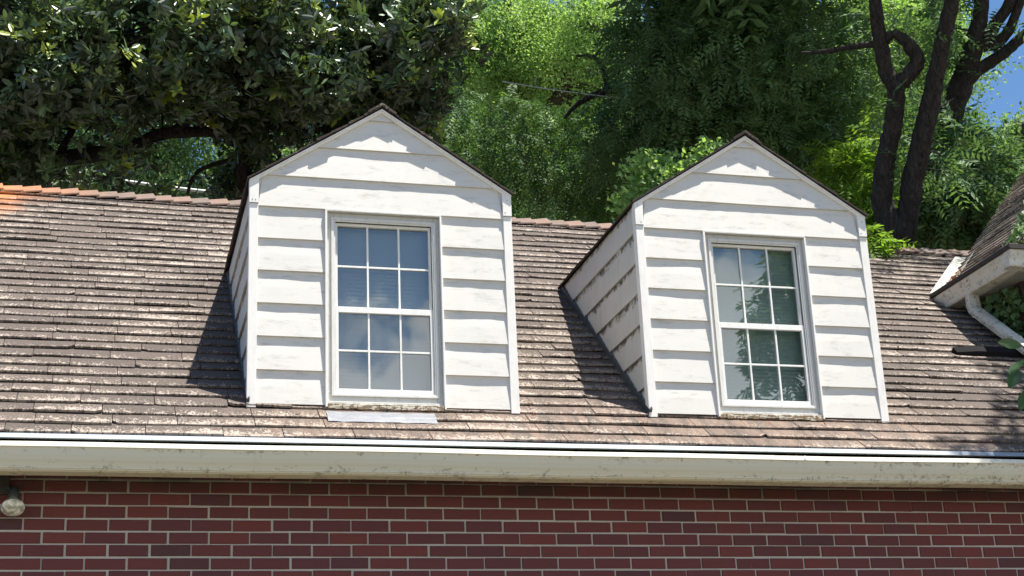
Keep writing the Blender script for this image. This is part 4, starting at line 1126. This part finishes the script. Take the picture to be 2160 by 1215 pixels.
# lit saplings and shrubs
def shrub(name, label, cat, blobs, mat, fn, dist, px, limbs=None, gap=0.3):
    P = blob_points(blobs, gap, 1.8, int(px))
    lim = limbs or [[(px, 640, dist, .03), (px + 4, 480, dist, .022), (px - 3, blobs[0][1], dist, .012)]]
    return make_tree(name, label, cat, lim, root_at(px, dist), [(fn(P), LEAF_FINE, mat)], BARK2, twigs=twig_set(limb_points(lim), P, 60, 0.008, 1.6))
shrub('sapling', 'lime green sunlit sapling between the second dormer and the forked trunk', 'tree',
      [(1795, 400, 16.8, 85, 70, .6, 330), (1760, 350, 16.8, 50, 50, .5, 120), (1830, 470, 16.5, 60, 60, .5, 160), (1835, 330, 17, 60, 80, .6, 170)], L_LIME, lambda P: fronds(P, 7, .075, .32), 16.8, 1800)
shrub('young_shrub', 'small lime green shrub just left of the forked trunk base above the ridge', 'shrub',
      [(1850, 505, 13.4, 30, 34, .22, 70)], L_LIME, lambda P: fronds(P, 5, .08, .20, 1.0), 13.4, 1848, gap=0)
shrub('box_elder', 'yellow green leafy bush peeping over the left slope of the second dormer roof', 'shrub',
      [(1430, 395, 14.6, 80, 42, .5, 330), (1370, 360, 14.6, 40, 28, .4, 120), (1490, 360, 14.6, 45, 28, .4, 110), (1350, 420, 14.6, 40, 30, .4, 110), (1500, 330, 14.6, 30, 20, .3, 50)], L_BRIGHT, lambda P: clusters(P, 12, .09, .06), 14.6, 1420)
shrub('yellow_tree', 'pale yellow green tree glowing behind the forked trunk', 'tree',
      [(1800, 150, 27, 110, 170, 1.4, 1500), (1900, 60, 27.5, 130, 110, 1.4, 900), (1830, 300, 26.5, 90, 90, 1.0, 420), (1960, 150, 28, 60, 90, 1, 260)], L_BRIGHT, lambda P: clusters(P, 20, .18, .085), 27, 1805,
      [[(1800, 640, 27, .2), (1810, 350, 27, .15), (1805, 120, 27, .1), (1830, -40, 27, .05)]], 0.40)
shrub('feathery_tree', 'pale feathery tree top beside the sky at the right edge of the photo', 'tree',
      [(2150, 320, 28, 40, 60, 1, 300), (2185, 420, 27, 60, 90, 1, 300), (2150, 265, 28, 22, 20, .5, 40)], L_FAR, lambda P: clusters(P, 20, .16, .08), 27, 2165,
      [[(2175, 640, 27, .16), (2170, 420, 27, .1), (2160, 260, 27, .04)]], 0.38)

# slender dark trees seen under the walnut, then the wood beyond
sl = [[(1275, 640, 24, .09), (1270, 430, 24, .07), (1262, 330, 24, .05)], [(1270, 440, 24, .05), (1235, 370, 24, .04), (1215, 300, 24, .02)], [(1270, 420, 24, .04), (1300, 370, 24, .03), (1310, 310, 24, .02)]]
P = blob_points([(1180, 420, 24, 150, 60, 1, 260), (1260, 330, 24, 130, 60, 1, 300)], 0.42, 1.2, 21)
make_tree('slender_tree', 'slender forked sapling trunk showing between the two dormers', 'tree', sl, root_at(1275, 24), [(clusters(P, 16, .2, .08), LEAF_FINE, L_WAL)], BARK, twigs=twig_set(limb_points(sl), P, 60, 0.014, 2))
k = 0
descr = ['rounded green tree of the far wood, seen through gaps low in the magnolia', 'green tree of the far wood behind the left dormer peak',
         'green tree of the far wood behind the gap between the dormers', 'tall green tree of the far wood behind the second dormer',
         'green tree of the far wood behind the forked trunk', 'half hidden tree of the far wood at the left edge of the photo']
for (px, d, w_, h_, pxr) in ((330, 33, 3.6, 7.5, 0), (700, 41, 3.6, 8.0, 0), (1060, 39, 3.4, 7.0, 0), (1460, 42, 3.8, 8.5, 0), (1850, 40, 3.2, 7.6, 0), (-30, 40, 3.4, 7.4, 0)):
    c = at(px, 330, d); lim = [[(px, 640, d, .3), (px + 8, 420, d, .22), (px - 6, 200, d, .14), (px + 4, 40, d, .08)]]
    s = FPX / d
    P = blob_points([(px, 330, d, w_ * s * 0.85, 190, 2.2, 1100), (px - 60, 180, d, w_ * s * 0.7, 120, 2.0, 650), (px + 90, 130, d, w_ * s * 0.6, 110, 2.0, 500), (px, 400, d, w_ * s, 110, 2, 900)], 0.40, 0.8, 30 + k)
    make_tree('woodland_tree', descr[k], 'tree', lim, root_at(px, d), [(clusters(P, 26, .24, .10), LEAF_FINE, L_FAR)], BARK2, group='trees of the far wood')
    k += 1

# trees on the viewer's side, out of frame: one shades the eave, one is mirrored in the window
def free_tree(name, label, base, trunk, blobs, mat, seed, fn):
    root = empty(name, base); tag(root, label, 'tree'); inv = Matrix.Translation(tuple(-x for x in base))
    m = MB()
    for t in trunk: m.tube([p for p, r in t], [r for p, r in t], 12, jitter=.1)
    o = m.build('trunk', BARK, smooth=True); o.parent = root; o.matrix_parent_inverse = inv
    P = []
    for (c, r, n) in blobs:
        q = unit(rnd(n)) * (rng.random((n, 1)) ** 0.4); P.append(np.array(c) + q * np.array(r))
    P = np.concatenate(P); v = vnoise(P, 1.1, seed); P = P[v > 0.36]
    leaf_mesh('crown', *fn(P), LEAF_FINE, mat, root)
free_tree('shade_tree', 'leafy walnut standing in front of the house, throwing dappled shade on the eave', (11.5, -2.0, GZ),
          [[((11.5, -2, GZ), .22), ((11.3, -1.9, 1), .18), ((10.6, -1.7, 4), .13), ((9.6, -1.5, 6.5), .08)], [((11.2, -1.9, 2), .10), ((9.5, -1.4, 4.2), .06), ((7.6, -1.0, 5.2), .03)]],
          [((8.35, -1.05, 5.8), (1.35, 1.1, .5), 1200), ((7.25, -1.4, 5.6), (.6, .35, .3), 70), ((9.3, -1.6, 6.2), (1.5, 1.6, 1.0), 500), ((10.8, -1.8, 6.8), (2.0, 2.0, 1.4), 600)], L_WAL, 51, lambda P: fronds(P, 6, .10, .38))
free_tree('garden_tree', 'garden tree across the lawn, mirrored in the right dormer window', (13.6, -15.0, GZ),
          [[((13.6, -15, GZ), .25), ((13.5, -15, 2), .2), ((13.7, -15, 5), .14), ((13.4, -15, 8), .06)]],
          [((13.7, -15, 5.7), (2.7, 2.0, 3.2), 6500), ((14.6, -15, 3.0), (2.2, 1.8, 1.6), 700)], L_WAL, 52, lambda P: fronds(P, 6, .17, .42))

# ------------------------------------------------------------------ ivy on the wing, leaves at the right edge
iv = empty('ivy', (6.86, 1.3, 0.9)); tag(iv, 'ivy hanging on the wing wall and climbing over the hip of its roof', 'climbing plant')
def ivy_leaves():
    n = 2600; P = np.stack([np.full(n, 6.73), rng.uniform(0.94, 3.2, n), rng.uniform(0.9, 1.80, n)], 1); P[:, 0] -= np.abs(rng.normal(size=n)) * 0.05
    n2 = 1500; Q = np.stack([rng.uniform(6.73, 8.2, n2), np.full(n2, 0.94), rng.uniform(0.9, 1.80, n2)], 1); Q[:, 1] -= np.abs(rng.normal(size=n2)) * 0.05
    # over the hip
    n3 = 620; t = rng.uniform(0.12, 1.9, n3); dk_ = np.array([1, 1, TT]); H = np.array([XW, YC, ZWE + 0.045]) + t[:, None] * dk_ * 0.62
    s = rng.normal(size=n3) * 0.16; H[:, 0] += np.where(s > 0, s, 0); H[:, 1] += np.where(s < 0, -s * .25, 0); H[:, 2] += np.abs(rng.normal(size=n3)) * 0.03
    keep = vnoise(H, 6.0, 77) > 0.42; H = H[keep]
    A = np.concatenate([P, Q, H]); m = len(A)
    nr = np.concatenate([np.tile([-1.0, -0.3, 0.4], (len(P), 1)), np.tile([-0.3, -1.0, 0.4], (len(Q), 1)), np.tile([-0.3, -0.5, 0.8], (len(H), 1))]) + rnd(m) * 0.5
    l = rng.uniform(0.045, 0.085, m); tn = rng.random(m)
    return A, rnd(m) * 0.6 + np.array([0, 0, -1.0]), nr, l, l * 0.9, tn
leaf_mesh('foliage', *ivy_leaves(), LEAF_FINE, L_IVY, iv)
m = MB(); rr2 = random.Random(4)
for i in range(7):
    y = 1.05 + i * 0.3; pts = []
    for j in range(9): pts.append((6.735, y + 0.07 * math.sin(j * 1.1 + i), 0.85 + j * 0.12))
    m.tube(pts, [0.008 - 0.0006 * j for j in range(9)], 6)
pts = [tuple(np.array([XW + 0.02, YC + 0.0, ZWE + 0.05]) + np.array([1, 1, TT]) * t + np.array([0.03 * math.sin(t * 9), 0, 0.012 * math.sin(t * 14)])) for t in np.linspace(0.02, 1.5, 16)]
m.tube(pts, 0.007, 6)
o = m.build('stems', BARK2); o.parent = iv; o.matrix_parent_inverse = Matrix.Translation((-6.86, -1.3, -0.9))

vb = empty('magnolia_branch', (6.75, 0.45, 1.0)); tag(vb, 'broad leaved green spray poking in at the right edge below the downspout', 'branch')
VI = Matrix.Translation((-6.75, -0.45, -1.0))
def vleaves():
    spec = [(2128, 790, 9.95, (-0.5, -0.2, -0.55), .19), (2150, 765, 9.9, (0.1, -0.3, 0.2), .15), (2135, 742, 9.95, (-0.9, 0.1, 0.15), .16), (2165, 800, 9.85, (-0.2, -0.3, -0.9), .20), (2150, 830, 9.9, (-0.5, 0.0, -0.8), .17),
            (2158, 740, 9.9, (0.4, -.2, .5), .16), (2172, 770, 9.9, (-0.6, -.3, -.3), .18), (2140, 770, 9.8, (-.8, -.1, -.6), .17), (2178, 720, 9.9, (-.3, -.2, .6), .17), (2185, 850, 9.9, (-.6, -.2, -.3), .2)]
    P = np.array([at(a + 22, b - 12, c) for a, b, c, _, _ in spec]); D = np.array([d for *_, d, _ in spec], float); L = np.array([l for *_, l in spec])
    return P, D, np.tile([-0.35, -0.8, 0.7], (len(P), 1)) + rnd(len(P)) * .3, L, L * 0.46, np.linspace(0.2, 0.9, len(P))
L_BROAD = m_leaf('broad_green_leaf', (0.045, 0.10, 0.03), (0.085, 0.17, 0.05), (0.13, 0.24, 0.05), 0.35, 0.5, 0.3)
a_ = vleaves(); o = leaf_mesh('foliage', *a_, LEAF_OVAL, L_BROAD, vb)
m = MB()
hub = at(2195, 790, 9.95)
for p in a_[0]: m.tube([tuple(hub), tuple((hub + p) / 2 + np.array([0, 0, .01])), tuple(p)], [.007, .005, .003], 6)
m.tube([tuple(hub), (7.05, 0.75, 1.15), (6.95, 1.0, 1.05)], [.01, .012, .014], 8)
o = m.build('stem', BARK2); o.parent = vb; o.matrix_parent_inverse = VI

# leaf litter caught in the valley
m = MB(); rr3 = random.Random(8)
for i in range(110):
    q = rr3.uniform(-0.02, 0.22) ; px = XW + q * 0.9 - 0.02 + rr3.gauss(0, .03); y = YV + q * 0.7 - rr3.uniform(0.02, 0.16); z = max(ZWE + (px - XW) * TT, roof_z(y)) + 0.045 + abs(rr3.gauss(0, .012))
    c = np.array([px, y, z]); a, b = unit(np.array([rr3.gauss(0, 1), rr3.gauss(0, 1), rr3.gauss(0, .5)])), unit(np.array([rr3.gauss(0, 1), rr3.gauss(0, 1), rr3.gauss(0, .5)]))
    s = rr3.uniform(.008, .02); m.add([c - a * s, c + b * s * .5, c + a * s, c - b * s * .5], [(0, 1, 2, 3)])
lt = m.build('leaf_litter', MAT['litter']); tag(lt, 'dry reddish leaf litter caught in the roof valley behind the gutter', 'leaf litter', kind='stuff')

m = MB(); rr4 = random.Random(15)
for i in range(90):
    x = rr4.uniform(-0.5, 6.6)
    if rr4.random() < 0.45: s_ = EXPO * rr4.randint(0, 30) + rr4.uniform(-.01, .02); c = np.array(roofpt(x, max(s_, 0.02), 0.036))
    elif rr4.random() < 0.5: c = np.array(roofpt(rr4.choice([X1, X2]) + rr4.uniform(-0.05, WD + 0.1), rr4.uniform(0.24, 0.34), 0.036))
    else: c = np.array([x, rr4.uniform(-0.445, -0.40), 0.152 + rr4.uniform(0, .008)])
    if (X1 - 0.06 < c[0] < X1 + WD + 0.06 or X2 - 0.06 < c[0] < X2 + WD + 0.06) and c[2] > ZB - 0.03: continue
    if c[0] > 6.2 and c[2] > 1.0: continue
    a, b = unit(np.array([rr4.gauss(0, 1), rr4.gauss(0, .7), rr4.gauss(0, .5)])), unit(np.array([rr4.gauss(0, 1), rr4.gauss(0, .7), rr4.gauss(0, .5)]))
    s2 = rr4.uniform(.008, .022); m.add([c - a * s2, c + b * s2 * .4, c + a * s2, c - b * s2 * .4], [(0, 1, 2, 3)])
lt = m.build('fallen_leaves', MAT['litter']); tag(lt, 'scattered dry leaves lodged on the shingles and in the gutter', 'fallen leaves', kind='stuff')

# overhead cable glimpsed through the trees
m = MB()
A, B = at(-200, 350, 23), at(2700, 330, 23)
def cable(p, q, sag, r, n=30):
    return [tuple(np.array(p) * (1 - t) + np.array(q) * t - np.array([0, 0, sag * 4 * t * (1 - t)])) for t in np.linspace(0, 1, n)]
m.tube(cable(at(1060, 172, 17.6), at(1720, 222, 17.9), 0.10, .01), 0.007, 6)
cb = m.build('overhead_cable', m_flat('pale_cable_sheath', (0.55, 0.56, 0.55), 0.5), smooth=True); tag(cb, 'pale overhead cable crossing the leaves between the two dormer peaks', 'cable')
m = MB(); m.tube(cable(at(150, 362, 21), at(480, 408, 21), 0.03, .01), 0.022, 6)
cb = m.build('service_pipe', m_flat('pale_pipe', (0.55, 0.56, 0.55), 0.5), smooth=True); tag(cb, 'pale straight line glimpsed under the magnolia above the ridge tiles', 'cable')
